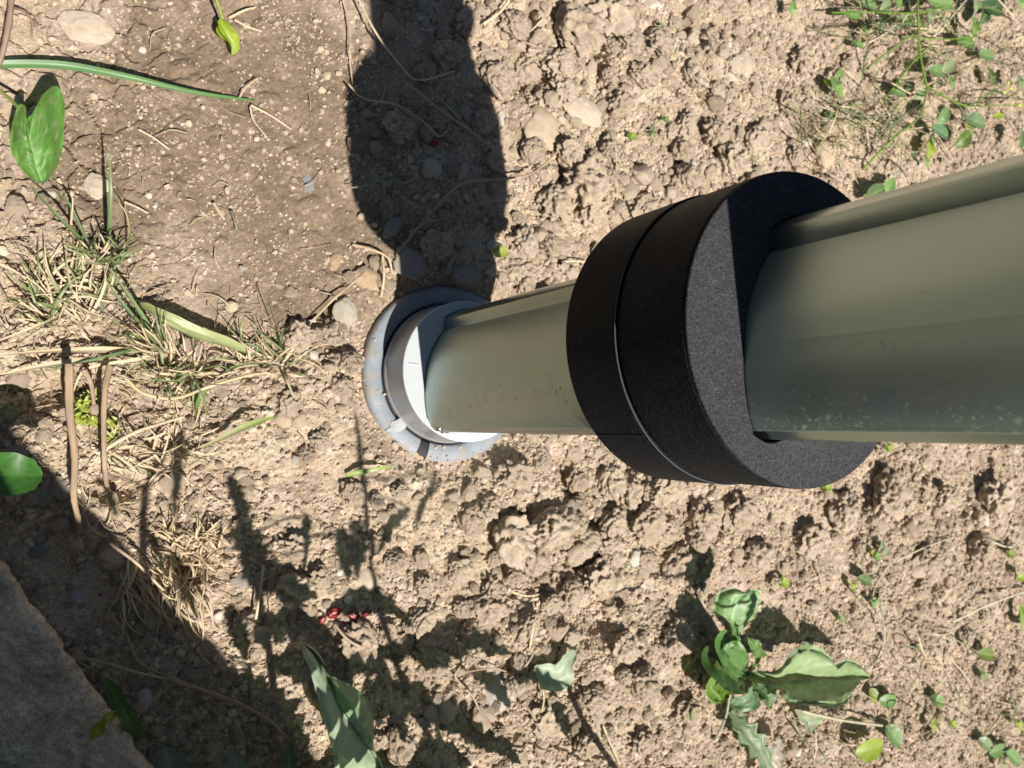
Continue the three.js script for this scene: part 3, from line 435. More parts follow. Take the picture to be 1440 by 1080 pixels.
// ---------------------------------------------------------------- plant builders
const curve = (pts, n) => new THREE.CatmullRomCurve3(pts, false, 'centripetal').getPoints(n);
function ribbon(pts, width, c0, c1, { n = 18, fold = 0.3, roll = 0, base = 0.55, tip = 0.7, tint = 0 } = {}) {
  const q = curve(pts, n), pos = [], col = [], idx = [], up = V(0, 1, 0);
  q.forEach((p, i) => {
    const t = i / n, tan = (q[Math.min(n, i + 1)].clone().sub(q[Math.max(0, i - 1)])).normalize(); let s = tan.clone().cross(up); if (s.length() < 0.15) s = V(1, 0, 0.3); s.normalize();
    const nor = s.clone().cross(tan).normalize(); s.applyAxisAngle(tan, roll + 0.5 * Math.sin(t * 2 + roll * 5)); nor.crossVectors(s, tan);
    const w = 0.5 * width * Math.min(lerp(base, 1, sst(t, 0, 0.35)), Math.pow(Math.max(0, 1 - t), tip) * 1.25 + 0.03), c = mix3(c0, c1, t), e = 1 + tint * (hash(i, 3, 7) - 0.5);
    for (const k of [-1, -0.35, 0, 0.35, 1]) { const v = p.clone().addScaledVector(s, k * w).addScaledVector(nor, Math.abs(k) * w * fold); pos.push(v.x, v.y, v.z); const m = (k === 0 ? 1.18 : 1) * e; col.push(c[0] * m, c[1] * m, c[2] * m); }
  });
  for (let i = 0; i < n; i++) for (let k = 0; k < 4; k++) { const a = i * 5 + k, b = a + 5; idx.push(a, a + 1, b, a + 1, b + 1, b); }
  const g = new THREE.BufferGeometry(); g.setAttribute('position', new THREE.Float32BufferAttribute(pos, 3)); g.setAttribute('color', new THREE.Float32BufferAttribute(col, 3)); g.setIndex(idx); g.computeVertexNormals(); return g;
}
function rod(pts, r0, r1, c0, c1, { n = 16, sides = 6, knob = 0.12, flatten = 1, seed = 1, ribs = 0 } = {}) {
  const q = curve(pts, n), pos = [], col = [], idx = [];
  q.forEach((p, i) => {
    const t = i / n, tan = (q[Math.min(n, i + 1)].clone().sub(q[Math.max(0, i - 1)])).normalize(), s = tan.clone().cross(Math.abs(tan.y) > 0.9 ? V(1, 0, 0) : V(0, 1, 0)).normalize(), u = s.clone().cross(tan);
    const r = lerp(r0, r1, t) * (1 + knob * 2 * (hash(i, seed, 4) - 0.5)), c = mix3(c0, c1, t);
    for (let k = 0; k < sides; k++) { const a = k / sides * 6.283 , v = p.clone().addScaledVector(s, Math.cos(a) * r * (1 - ribs * (k % 2) + ribs * N(t * 14, k, seed))).addScaledVector(u, Math.sin(a) * r * flatten); pos.push(v.x, v.y, v.z); const e = (0.84 + 0.32 * hash(k, seed, i >> 2)) * (1 + 0.3 * N(t * 9, seed, 2)); col.push(c[0] * e, c[1] * e, c[2] * e); }
  });
  for (let i = 0; i < n; i++) for (let k = 0; k < sides; k++) { const a = i * sides + k, b = i * sides + (k + 1) % sides; idx.push(a, a + sides, b, b, a + sides, b + sides); }
  for (const [at0, s] of [[0, 1], [n * sides, -1]]) for (let k = 1; k < sides - 1; k++) idx.push(...(s > 0 ? [at0, at0 + k, at0 + k + 1] : [at0, at0 + k + 1, at0 + k]));
  const g = new THREE.BufferGeometry(); g.setAttribute('position', new THREE.Float32BufferAttribute(pos, 3)); g.setAttribute('color', new THREE.Float32BufferAttribute(col, 3)); g.setIndex(idx); g.computeVertexNormals(); return g;
}
// A leaf blade along a line: shape = [[t, half width left, half width right, set back], ...], widths in parts of w.
function leafBlade(line, w, shape, { n = 40, m = 8, c = [0.08, 0.17, 0.04], vein = [0.2, 0.3, 0.12], cup = 0.25, wave = 0, roll = 0, veins = 7, rollTo = roll, dry = null, lobes = null, seed = 1 } = {}) {
  const q = curve(line, n), pos = [], col = [], idx = [];
  const pick = (t, k) => { let i = 0; while (i < shape.length - 2 && shape[i + 1][0] < t) i++; const a = shape[i], b = shape[i + 1], u = clamp((t - a[0]) / (b[0] - a[0])); return lerp(a[k] ?? 0, b[k] ?? 0, shape.sharp ? u : u * u * (3 - 2 * u)); };
  q.forEach((p, i) => {
    const t = i / n, tan = (q[Math.min(n, i + 1)].clone().sub(q[Math.max(0, i - 1)])).normalize(); let s = tan.clone().cross(V(0, 1, 0)); if (s.length() < 0.15) s = V(0, 0, 1); s.normalize(); s.applyAxisAngle(tan, lerp(roll, rollTo, t)); const nor = s.clone().cross(tan).normalize();
    for (let k = -m; k <= m; k++) {
      const u = k / m, au = Math.abs(u), hw = w * (u < 0 ? pick(t, 1) : pick(t, 2)), back = lobes ? -lobes(t, au, u > 0) * w : pick(t, 3) * au * au * w;
      const ripple = wave * w * au * (N(t * 5 + seed, u * 2, 3) + 0.6 * N(t * 11 + seed, u * 4, 7)) + 0.02 * w * N(t * 16, u * 6, seed);
      const v = p.clone().addScaledVector(s, u * hw).addScaledVector(nor, cup * hw * au ** 1.5 + ripple).addScaledVector(tan, -back);
      pos.push(v.x, v.y, v.z);
      const side = (t * veins - au * 1.1) % 1, ln = Math.abs(((side + 1) % 1) - 0.5), vn = Math.max(Math.exp(-((au * hw / (w * 0.035)) ** 2)), 0.5 * sst(ln, 0.40, 0.49) * (1 - 0.5 * au));
      let cc = mix3(c, vein, vn * 0.75); const f = 1 + 0.25 * N(t * 9 + seed, u * 4, 1) + 0.12 * N(t * 40, u * 20, seed); cc = cc.map((z) => z * f);
      if (dry) cc = mix3(cc, dry.c, clamp(sst(t, dry.from, dry.from + 0.25) + (dry.rim ? sst(au, dry.rim, 1) : 0)));
      col.push(...cc);
    }
  });
  const W = 2 * m + 1; for (let i = 0; i < n; i++) for (let k = 0; k < W - 1; k++) { const a = i * W + k, b = a + W; idx.push(a, a + 1, b, a + 1, b + 1, b); }
  const g = new THREE.BufferGeometry(); g.setAttribute('position', new THREE.Float32BufferAttribute(pos, 3)); g.setAttribute('color', new THREE.Float32BufferAttribute(col, 3)); g.setIndex(idx); g.computeVertexNormals(); return g;
}
// A leaf from its midrib and its two margins, each a line of [x, y, height] points from the base to the tip.
function marginLeaf(mid, left, right, { n = 60, m = 9, c = [0.1, 0.2, 0.05], vein = [0.2, 0.3, 0.12], bulge = 0.0015, wave = 0.001, veins = 6, seed = 1, dry = null, tooth = 0 } = {}) {
  const cv = (l) => new THREE.CatmullRomCurve3(P(l), false, 'centripetal').getSpacedPoints(n), M0 = cv(mid), E = [cv(left), cv(right)], pos = [], col = [], idx = [];
  for (let i = 0; i <= n; i++) for (let k = -m; k <= m; k++) {
    const t = i / n, u = k / m, au = Math.abs(u), e = E[u < 0 ? 0 : 1][i], v = M0[i].clone().lerp(e, au), w = M0[i].distanceTo(e);
    v.y += bulge * Math.sin(Math.PI * Math.min(1, au * 1.1)) + wave * au * (N(t * 6 + seed, u * 2, 3) + 0.6 * N(t * 15 + seed, u * 5, 7)) + 0.0008 * N(t * 14, u * 6, seed) + 0.0006 * N(t * 26, u * 12, seed) - 0.0006 * Math.exp(-((au * w / 0.0008) ** 2));
    if (tooth && au > 0.8) v.lerp(M0[i], tooth * (0.5 + 0.5 * N(t * 40, seed, u)));
    pos.push(v.x, v.y, v.z);
    const sd = (((t * veins - au * 0.9) % 1) + 1) % 1, vn = Math.max(Math.exp(-((au * w / 0.0007) ** 2)), 0.55 * sst(Math.abs(sd - 0.5), 0.42, 0.5) * (1 - 0.6 * au)), f = 1 + 0.26 * N(t * 7 + seed, u * 3, 1) + 0.22 * N(t * 30, u * 14, seed) - 0.5 * sst(N(t * 21 + seed, u * 13, 9), 0.45, 0.6);
    let cc = mix3(mix3(c, vein, vn), [0.42, 0.36, 0.24], 0.35 * sst(N(t * 11 + seed, u * 6, 4), 0.1, 0.6)).map((z) => z * f); if (dry) cc = mix3(cc, dry.c, sst(t, dry.from, 1)); col.push(...cc);
  }
  const W = 2 * m + 1; for (let i = 0; i < n; i++) for (let k = 0; k < W - 1; k++) { const a = i * W + k, b = a + W; idx.push(a, a + 1, b, a + 1, b + 1, b); }
  const g = new THREE.BufferGeometry(); g.setAttribute('position', new THREE.Float32BufferAttribute(pos, 3)); g.setAttribute('color', new THREE.Float32BufferAttribute(col, 3)); g.setIndex(idx); g.computeVertexNormals(); return g;
}
const P = (list) => list.map(([x, y, h]) => at(x, y, h));
const OVAL = [[0, 0.03, 0.03], [0.1, 0.5, 0.5], [0.3, 0.92, 0.92], [0.5, 1, 1], [0.75, 0.75, 0.75], [0.92, 0.35, 0.35], [1, 0, 0]];
const ROUND = [[0, 0.02, 0.02], [0.08, 0.55, 0.55], [0.3, 0.98, 0.98], [0.55, 1, 1], [0.8, 0.8, 0.8], [0.95, 0.42, 0.42], [1, 0.02, 0.02]];
const G1 = [0.10, 0.165, 0.055], G2 = [0.155, 0.225, 0.07], GP = [0.22, 0.29, 0.14], GY = [0.26, 0.32, 0.05], GD = [0.035, 0.085, 0.022], ST = [0.58, 0.47, 0.31], ST2 = [0.46, 0.35, 0.22], BR = [0.26, 0.18, 0.11];

// bindweed at the left: heart-shaped leaf on a stalk
{
  const o = thing('bindweed', 'bright green heart-shaped bindweed leaf on a thin stalk at upper left', 'plant', at(0, 128, 0));
  part('stalk', rod(P([[-30, 105, 0.012], [0, 128, 0.018], [18, 143, 0.024], [30, 157, 0.03], [38, 172, 0.031]]), 0.0011, 0.0008, [0.30, 0.30, 0.1], [0.2, 0.3, 0.07], { n: 12 }), M.stem, o);
  part('leaf', marginLeaf([[36, 170, 0.031], [43, 200, 0.034], [51, 232, 0.031], [60, 260, 0.022]], [[36, 170, 0.031], [36, 151, 0.032], [28, 146, 0.03], [18, 170, 0.028], [14, 203, 0.028], [27, 234, 0.026], [46, 253, 0.022], [60, 260, 0.022]],
    [[36, 170, 0.031], [47, 156, 0.034], [62, 131, 0.036], [81, 121, 0.03], [90, 142, 0.026], [90, 178, 0.026], [87, 214, 0.024], [75, 244, 0.022], [60, 260, 0.022]], { c: [0.115, 0.27, 0.04], vein: [0.24, 0.42, 0.13], bulge: 0.003, wave: 0.002, m: 14, n: 70, veins: 5 }), M.leaf, o);
}
// long green grass blade and reddish stalk top left
single('grass_shoot', ribbon(P([[-40, 96, 0.008], [0, 91, 0.012], [90, 92, 0.016], [180, 108, 0.016], [270, 129, 0.010], [362, 142, 0.003]]), 0.0042, [0.12, 0.22, 0.09], [0.09, 0.2, 0.05], { n: 40, tip: 0.5, base: 0.9 }), M.blade, at(0, 91, 0.01), 'long curved green grass blade across the upper left', 'grass blade');
{
  const o = thing('dry_vine', 'reddish brown curling dry vine in the top left corner', 'vine', at(8, 60, 0));
  part('stem', rod(P([[16, -10, 0.02], [14, 20, 0.02], [8, 55, 0.018], [0, 85, 0.014], [-12, 110, 0.01]]), 0.0017, 0.0013, [0.24, 0.16, 0.12], [0.3, 0.22, 0.15]), M.straw, o);
  part('tendril', rod(P([[14, 10, 0.012], [34, 16, 0.006], [45, 30, 0.003], [44, 50, 0.002]]), 0.0009, 0.0005, [0.22, 0.14, 0.1], [0.3, 0.2, 0.14]), M.straw, o);
}
// yellow green sprout
{
  const o = thing('sprout', 'twisted yellow green sprout hanging in from the top edge', 'sprout', at(316, 40, 0));
  part('stem', rod(P([[300, -14, 0.02], [306, 5, 0.018], [313, 26, 0.014], [316, 40, 0.012]]), 0.0009, 0.0008, [0.2, 0.26, 0.04], [0.35, 0.4, 0.05]), M.stem, o);
  part('leaf', leafBlade(P([[309, 26, 0.013], [318, 45, 0.014], [326, 62, 0.010], [326, 78, 0.004]]), 0.0042, OVAL, { c: [0.30, 0.40, 0.03], vein: [0.4, 0.45, 0.12], cup: 0.9, wave: 0.3, roll: 0.5, rollTo: -0.7, n: 26, m: 5 }), M.leaf, o);
  part('leaf', leafBlade(P([[312, 34, 0.012], [310, 46, 0.011], [318, 58, 0.009]]), 0.0028, OVAL, { c: [0.38, 0.43, 0.02], cup: 0.8, n: 18, m: 4 }), M.leaf, o);
}

// grass tufts: every blade a part
function tuft(label, base, seed, blades, extra = {}) {
  const o = thing('grass_tuft', label, 'grass tuft', at(base[0], base[1], 0), 'tufts of grass'); const r = rng(seed);
  for (const b of blades) part('blade', ribbon(P(b.p), b.w ?? 0.0022, b.c0 ?? G1, b.c1 ?? G2, { roll: (r() - 0.5) * 1.2, fold: 0.45, n: 16 }), b.dry ? M.straw : M.blade, o);
  const { n = 0, from = 0, to = 360, len = [40, 100], dry = 0.5, spread = 8, h = [0.008, 0.03] } = extra;
  for (let i = 0; i < n * 2.7; i++) {
    const a = (from + (to - from) * r()) * Math.PI / 180, L = lerp(len[0], len[1], r()), hh = lerp(h[0], h[1], r()), bx = base[0] + (r() - 0.5) * spread * 3.4, by = base[1] + (r() - 0.5) * spread * 1.7, d = r() < dry, bend = (r() - 0.5) * 0.9;
    const p = [[bx, by, 0], [bx + L * 0.35 * Math.cos(a), by + L * 0.35 * Math.sin(a), hh * 0.8], [bx + L * 0.7 * Math.cos(a + bend * 0.4), by + L * 0.7 * Math.sin(a + bend * 0.4), hh], [bx + L * Math.cos(a + bend), by + L * Math.sin(a + bend), d ? 0.003 : hh * 0.7]];
    part('blade', ribbon(P(p), d ? 0.0007 + 0.0012 * r() : 0.0009 + 0.0011 * r(), d ? ST : mix3(G1, ST, 0.25 * r()), d ? mix3(ST, ST2, r()) : mix3(G2, ST, 0.4 * r()), { roll: (r() - 0.5) * 1.6, fold: 0.4, n: 12 }), d ? M.straw : M.blade, o);
  }
}
tuft('green and straw grass tuft right below the heart-shaped leaf tip', [150, 365], 31, [
  { p: [[135, 360, 0], [105, 330, 0.018], [75, 298, 0.02], [42, 262, 0.012]], w: 0.0034, c0: G1, c1: GP }, { p: [[150, 362, 0], [153, 310, 0.02], [155, 260, 0.03], [154, 206, 0.035]], w: 0.0028, c0: G1, c1: GP }, { p: [[128, 352, 0], [112, 320, 0.014], [95, 285, 0.02], [72, 265, 0.02]], w: 0.0026, c0: GP, c1: G1 },
  { p: [[175, 365, 0], [183, 330, 0.012], [178, 300, 0.02], [165, 282, 0.02]], w: 0.002, c0: G2, c1: ST }, { p: [[100, 350, 0], [100, 315, 0.014], [102, 285, 0.022], [100, 270, 0.024]], w: 0.0012, c0: ST2, c1: ST }, { p: [[150, 368, 0], [175, 362, 0.01], [205, 345, 0.012]], w: 0.0018 }, { p: [[150, 362, 0], [120, 358, 0.01], [90, 348, 0.012]], w: 0.0026, c0: G2, c1: GP }],
  { n: 12, from: 190, to: 350, len: [25, 60], dry: 0.35, spread: 14 });
tuft('spiky dry straw and green tuft at the left, above the dry stalks', [105, 432], 32, [
  { p: [[100, 430, 0], [80, 405, 0.015], [66, 375, 0.02], [62, 340, 0.022]], w: 0.002, c0: G2, c1: ST }, { p: [[105, 428, 0], [96, 390, 0.02], [92, 355, 0.03]], w: 0.0018, c0: ST, c1: GP }, { p: [[100, 436, 0], [60, 428, 0.01], [0, 427, 0.006]], w: 0.0022, c0: ST, c1: ST2, dry: 1 }, { p: [[98, 442, 0], [50, 460, 0.012], [-8, 482, 0.006]], w: 0.0024, c0: ST, c1: ST, dry: 1 },
  { p: [[110, 440, 0], [118, 470, 0.01], [128, 480, 0.004]], w: 0.0022, c0: ST, c1: ST, dry: 1 }, { p: [[95, 436, 0], [72, 432, 0.012], [50, 424, 0.012]], w: 0.003, c0: G2, c1: GP }], { n: 38, from: 185, to: 310, len: [40, 105], dry: 0.6, spread: 34, h: [0.003, 0.015] });
tuft('strong dark green grass blades rising left of the broad pale blade', [225, 492], 33, [
  { p: [[225, 495, 0], [205, 455, 0.014], [180, 415, 0.022], [147, 370, 0.024]], w: 0.0036, c0: G2, c1: GP }, { p: [[222, 493, 0], [200, 462, 0.01], [170, 425, 0.014], [150, 395, 0.014]], w: 0.0034, c0: G1, c1: GP }, { p: [[215, 485, 0], [180, 466, 0.01], [150, 445, 0.012]], w: 0.0024, c0: ST, c1: G2 }, { p: [[200, 488, 0], [150, 500, 0.012], [100, 512, 0.012], [45, 525, 0.006]], w: 0.003, c0: G1, c1: GP }, { p: [[195, 492, 0], [140, 492, 0.01], [70, 494, 0.008], [-5, 500, 0.006]], w: 0.0036, c0: ST, c1: ST2, dry: 1 }, { p: [[190, 510, 0], [120, 508, 0.012], [60, 515, 0.01], [-5, 528, 0.006]], w: 0.0042, c0: ST, c1: ST, dry: 1 }, { p: [[228, 494, 0], [190, 505, 0.008], [120, 520, 0.006], [100, 560, 0.002]], w: 0.0022, c0: ST, c1: ST, dry: 1 }],
  { n: 10, from: 180, to: 270, len: [30, 70], dry: 0.5 });
tuft('tangled low green and straw tuft right of the strong dark blades', [250, 520], 34, [
  { p: [[240, 515, 0], [252, 530, 0.012], [256, 556, 0.004]], w: 0.0022, c0: G1, c1: GP }, { p: [[262, 505, 0], [252, 520, 0.012], [247, 540, 0.005]], w: 0.0026, c0: G1, c1: G2 }], { n: 30, from: 0, to: 360, len: [25, 80], dry: 0.55, spread: 22, h: [0.004, 0.018] });
tuft('loose straw and green tuft between broad pale blade and socket', [370, 505], 35, [
  { p: [[395, 490, 0], [398, 470, 0.012], [410, 455, 0.01]], w: 0.0022, c0: G2, c1: GP }, { p: [[398, 512, 0], [404, 535, 0.012], [418, 568, 0.003]], w: 0.002, c0: G1, c1: ST }, { p: [[400, 500, 0], [385, 450, 0.02], [378, 420, 0.025], [390, 405, 0.02]], w: 0.001, c0: GD, c1: GD }], { n: 22, from: 150, to: 390, len: [30, 80], dry: 0.85, spread: 22, h: [0.004, 0.014] });
tuft('thin dry curls of grass above the broken brown stalks', [205, 640], 36, [
  { p: [[275, 590, 0], [280, 560, 0.012], [300, 540, 0.01]], w: 0.003, c0: [0.1, 0.2, 0.03], c1: G2 }], { n: 22, from: 150, to: 400, len: [25, 75], dry: 0.97, spread: 34, h: [0.004, 0.014] });
tuft('small star of thin weed stems inside the collar shadow', [539, 252], 37, [
  { p: [[539, 252, 0.01], [500, 264, 0.012], [475, 262, 0.006]], w: 0.0014, c0: GP, c1: ST }, { p: [[539, 252, 0.01], [540, 300, 0.008], [536, 350, 0.004]], w: 0.002, c0: GP, c1: G1 }, { p: [[539, 252, 0.01], [560, 265, 0.012], [572, 275, 0.006]], w: 0.0026, c0: GP, c1: G1 }, { p: [[539, 252, 0.01], [520, 242, 0.012]], w: 0.002, c0: GP, c1: ST }, { p: [[539, 252, 0.01], [570, 257, 0.012], [590, 246, 0.006]], w: 0.0014, c0: GP, c1: ST }]);
tuft('fine green grass threading through the weeds left of the tall weed stem', [1200, 190], 40, [], { n: 44, from: 200, to: 420, len: [25, 80], dry: 0.45, spread: 46, h: [0.006, 0.03] });
tuft('fine grass blades under the bud tips at far upper right', [1370, 110], 41, [], { n: 42, from: 0, to: 360, len: [25, 75], dry: 0.5, spread: 60, h: [0.006, 0.03] });
tuft('thin grass blades at the top edge in the upper right weeds', [1270, 30], 42, [], { n: 42, from: 0, to: 360, len: [25, 80], dry: 0.35, spread: 50, h: [0.008, 0.035] });
tuft('sparse thin grass right of the dandelion', [1290, 900], 43, [], { n: 12, from: 0, to: 360, len: [20, 70], dry: 0.6, spread: 70, h: [0.004, 0.02] });
tuft('sparse thin grass in the lower right corner', [1370, 1010], 44, [], { n: 14, from: 0, to: 360, len: [20, 70], dry: 0.5, spread: 60, h: [0.004, 0.02] });
tuft('a few thin green blades between dandelion and bottom edge', [1190, 1045], 45, [], { n: 8, from: 0, to: 360, len: [25, 70], dry: 0.6, spread: 40, h: [0.004, 0.02] });
// dry litter at lower left that lies like combed fibres
tuft('matted brown fibrous straw below the broken stalks', [225, 800], 38, [], { n: 40, from: 30, to: 110, len: [30, 95], dry: 1, spread: 34, h: [0.003, 0.014] });
tuft('wispy brown root fibres in dapple shade right of the matted straw', [272, 770], 39, [], { n: 26, from: 0, to: 360, len: [20, 55], dry: 1, spread: 24, h: [0.003, 0.014] });

// broad half dry blade with its shadow
single('grass_shoot', leafBlade(P([[192, 424, 0.004], [225, 442, 0.014], [270, 465, 0.018], [320, 482, 0.014], [362, 500, 0.002]]), 0.0038, [[0, 0.05, 0.05], [0.15, 0.6, 0.6], [0.4, 1, 1], [0.7, 0.85, 0.8], [0.95, 0.4, 0.4], [1, 0.25, 0.25]], { c: [0.27, 0.36, 0.13], vein: [0.38, 0.44, 0.22], cup: 0.45, wave: 0.35, n: 40, m: 5, veins: 0, dry: { from: -0.15, c: [0.36, 0.40, 0.18] } }), M.blade, at(280, 465, 0.01), 'broad pale green grass blade with a dry tip casting a shadow', 'grass blade');
single('grass_shoot', ribbon(P([[385, 586, 0.01], [345, 600, 0.012], [300, 622, 0.008], [262, 640, 0.003]]), 0.0044, [0.24, 0.36, 0.07], ST, { n: 20, base: 0.35 }), M.blade, at(330, 605, 0.01), 'green-tipped yellowing blade lying left of the tan pebbles', 'grass blade');
single('grass_shoot', ribbon(P([[488, 669, 0.004], [510, 663, 0.007], [537, 658, 0.006], [556, 655, 0.003]]), 0.0038, [0.22, 0.33, 0.06], [0.3, 0.36, 0.12], { n: 12 }), M.blade, at(520, 662, 0.005), 'short green blade lying just below the drain socket', 'grass blade');

// broken stalks
for (const [pts, w, label] of [
  [[[97, 512, 0.03], [98, 580, 0.03], [105, 640, 0.028], [104, 700, 0.024], [110, 735, 0.02], [105, 765, 0.014], [103, 788, 0.002]], 0.0028, 'long thick brown dry stalk at the left, knotted near its lower end'], [[[155, 514, 0.02], [148, 545, 0.024], [146, 620, 0.022], [150, 680, 0.016], [158, 700, 0.01], [168, 722, 0.001]], 0.0023, 'shorter brown dry stalk right of the long thick one'], [[[118, 520, 0.016], [128, 540, 0.016], [133, 575, 0.012], [140, 590, 0.004]], 0.0019, 'bent brown stalk leaning between two upright dry stalks']]) {
  const o = thing('dry_stalk', label, 'dry stalk', at(pts[0][0], pts[0][1], 0), 'broken dry stalks');
  part('stem', rod(P(pts), w * 0.8, w * 0.34, [0.35, 0.255, 0.16], [0.29, 0.20, 0.125], { n: 60, sides: 12, knob: 0.09, flatten: 0.45, ribs: 0.16, seed: w * 1e4 | 0 }), M.straw, o);
  const k = P([pts[pts.length - 2]])[0]; const g = lump(3, 9, 0.5, 1, [0.34, 0.25, 0.17], 0.2); g.scale(w * 1.35, w * 1.1, w * 1.7).translate(k.x, k.y, k.z); part('node', g, M.straw, o);
}
// dark leaf at the left edge
{
  const o = thing('broad_leaf', 'glossy dark green leaf cut by the left edge', 'leaf', at(0, 670, 0.03));
  part('blade', leafBlade(P([[-70, 672, 0.03], [-20, 668, 0.045], [25, 668, 0.05], [60, 668, 0.045]]), 0.0102, [[0, 0.3, 0.3], [0.3, 1, 1], [0.6, 1, 1], [0.82, 0.75, 0.75], [0.95, 0.35, 0.35], [1, 0.03, 0.03]], { c: [0.045, 0.15, 0.02], vein: [0.08, 0.2, 0.03], cup: 0.3, n: 40, m: 8, roll: -0.2 }), M.leaf, o);
  part('stalk', rod(P([[-70, 672, 0.03], [-110, 674, 0.02], [-150, 680, 0.0]]), 0.001, 0.0012, G1, G1), M.stem, o);
}
// pale folded leaf, bottom
{
  const o = thing('folded_leaf', 'pale green folded leaf with a chewed tip standing at the bottom edge', 'leaf', at(480, 1075, 0));
  const rib = [[545, 1100, 0.035], [533, 1078, 0.04], [502, 1027, 0.046], [482, 1000, 0.048], [459, 949, 0.05], [444, 922, 0.05], [425, 903, 0.046]];
  part('left_half', marginLeaf(rib, [[545, 1100, 0.035], [474, 1096, 0.05], [467, 1058, 0.056], [451, 1000, 0.06], [438, 953, 0.06], [434, 936, 0.058], [428, 926, 0.056], [425, 903, 0.046]], rib, { c: [0.36, 0.46, 0.30], vein: [0.46, 0.53, 0.4], bulge: 0.002, dry: { from: 0.9, c: [0.45, 0.36, 0.22] }, seed: 3, tooth: 0.06 }), M.leaf, o);
  part('right_half', marginLeaf(rib, rib, [[545, 1100, 0.035], [536, 1072, 0.036], [524, 1043, 0.034], [526, 1014, 0.032], [517, 987, 0.034], [502, 968, 0.038], [470, 952, 0.046], [457, 944, 0.05], [455, 929, 0.05], [441, 911, 0.049], [425, 903, 0.046]], { c: [0.24, 0.38, 0.19], vein: [0.38, 0.48, 0.3], bulge: 0.003, seed: 4, tooth: 0.05 }), M.leaf, o);
  part('low_leaf', leafBlade(P([[540, 1120, 0.02], [505, 1080, 0.03], [470, 1046, 0.025]]), 0.008, OVAL, { c: [0.24, 0.32, 0.17], vein: [0.36, 0.42, 0.28], cup: 0.2, wave: 0.2, n: 20, m: 5 }), M.leaf, o);
}
// toothed thistle-like tips along the bottom
const TOOTH = (n, k) => { const a = []; for (let i = 0; i <= n; i++) { const t = i / n, w = Math.sin(Math.PI * Math.min(1, t * 0.9 + 0.1)) ** 0.8; a.push([t, w * (i % 2 ? k : 1), w * (i % 2 ? k : 1), i % 2 ? 0 : 0.1]); } a[n] = [1, 0, 0, 0]; a.sharp = true; return a; };
for (const [pts, w, c, label] of [
  [[[350, 1120, 0.02], [335, 1080, 0.03], [320, 1050, 0.03]], 0.0075, [0.22, 0.3, 0.2], 'small toothed grey green leaf tip left of the folded leaf'], [[[420, 1120, 0.01], [408, 1080, 0.02], [406, 1040, 0.02]], 0.006, [0.12, 0.18, 0.11], 'dim toothed leaf tip beside the folded leaf at bottom'], [[[250, 1115, 0.012], [240, 1080, 0.02], [232, 1046, 0.012]], 0.013, [0.16, 0.21, 0.15], 'ragged grey green leaf in shade at the bottom near the slab']])
  single('toothed_leaf', leafBlade(P(pts), w, TOOTH(9, 0.6), { c, vein: [0.3, 0.36, 0.26], cup: 0.3, wave: 0.2, n: 36, m: 6 }), M.leaf, at(pts[1][0], pts[1][1], 0.02), label, 'leaf');
// weed at the slab edge
{
  const o = thing('weed', 'small weed with yellow green lobed leaf growing beside the slab', 'weed', at(180, 1010, 0));
  part('leaf', leafBlade(P([[194, 1035, 0.02], [180, 1005, 0.04], [160, 975, 0.048], [148, 953, 0.05]]), 0.0052, [[0, 0.6, 0.6], [0.15, 1.2, 0.7], [0.4, 0.8, 0.5], [0.55, 0.9, 0.5], [0.7, 0.4, 0.8], [0.9, 0.5, 0.4], [1, 0.1, 0.1]], { c: [0.05, 0.15, 0.02], vein: [0.1, 0.22, 0.04], cup: 0.3, wave: 0.3, n: 28, m: 5 }), M.leaf, o);
  part('leaf', leafBlade(P([[165, 1003, 0.04], [150, 1010, 0.05], [138, 1025, 0.05], [126, 1043, 0.05]]), 0.0035, [[0, 0.5, 0.5], [0.2, 1, 0.8], [0.45, 0.4, 0.5], [0.7, 1.0, 0.9], [1, 0.05, 0.05]], { c: [0.27, 0.33, 0.02], vein: [0.3, 0.36, 0.06], cup: 0.3, wave: 0.3, n: 22, m: 4 }), M.leaf, o);
  part('stem', rod(P([[196, 1040, 0.0], [192, 1030, 0.02], [165, 1003, 0.04]]), 0.0009, 0.0007, G1, GY), M.stem, o);
}
// pale fallen leaf
{
  const o = thing('fallen_leaf', 'pale green torn leaf lying right of the flat grey stone at the bottom', 'leaf', at(782, 945, 0));
  part('blade', leafBlade(P([[812, 918, 0.006], [798, 930, 0.014], [780, 946, 0.012], [752, 938, 0.01]]), 0.0125, [[0, 0.05, 0.1], [0.25, 0.4, 0.5], [0.55, 1.05, 0.5], [0.8, 0.9, 0.5], [1, 0.2, 0.15]], { c: [0.34, 0.42, 0.27], vein: [0.42, 0.48, 0.34], cup: 0.25, wave: 0.15, n: 26, m: 6 }), M.leaf, o);
  part('stalk', rod(P([[812, 918, 0.006], [818, 908, 0.004], [822, 900, 0.001]]), 0.0006, 0.0005, GP, ST), M.stem, o);
}
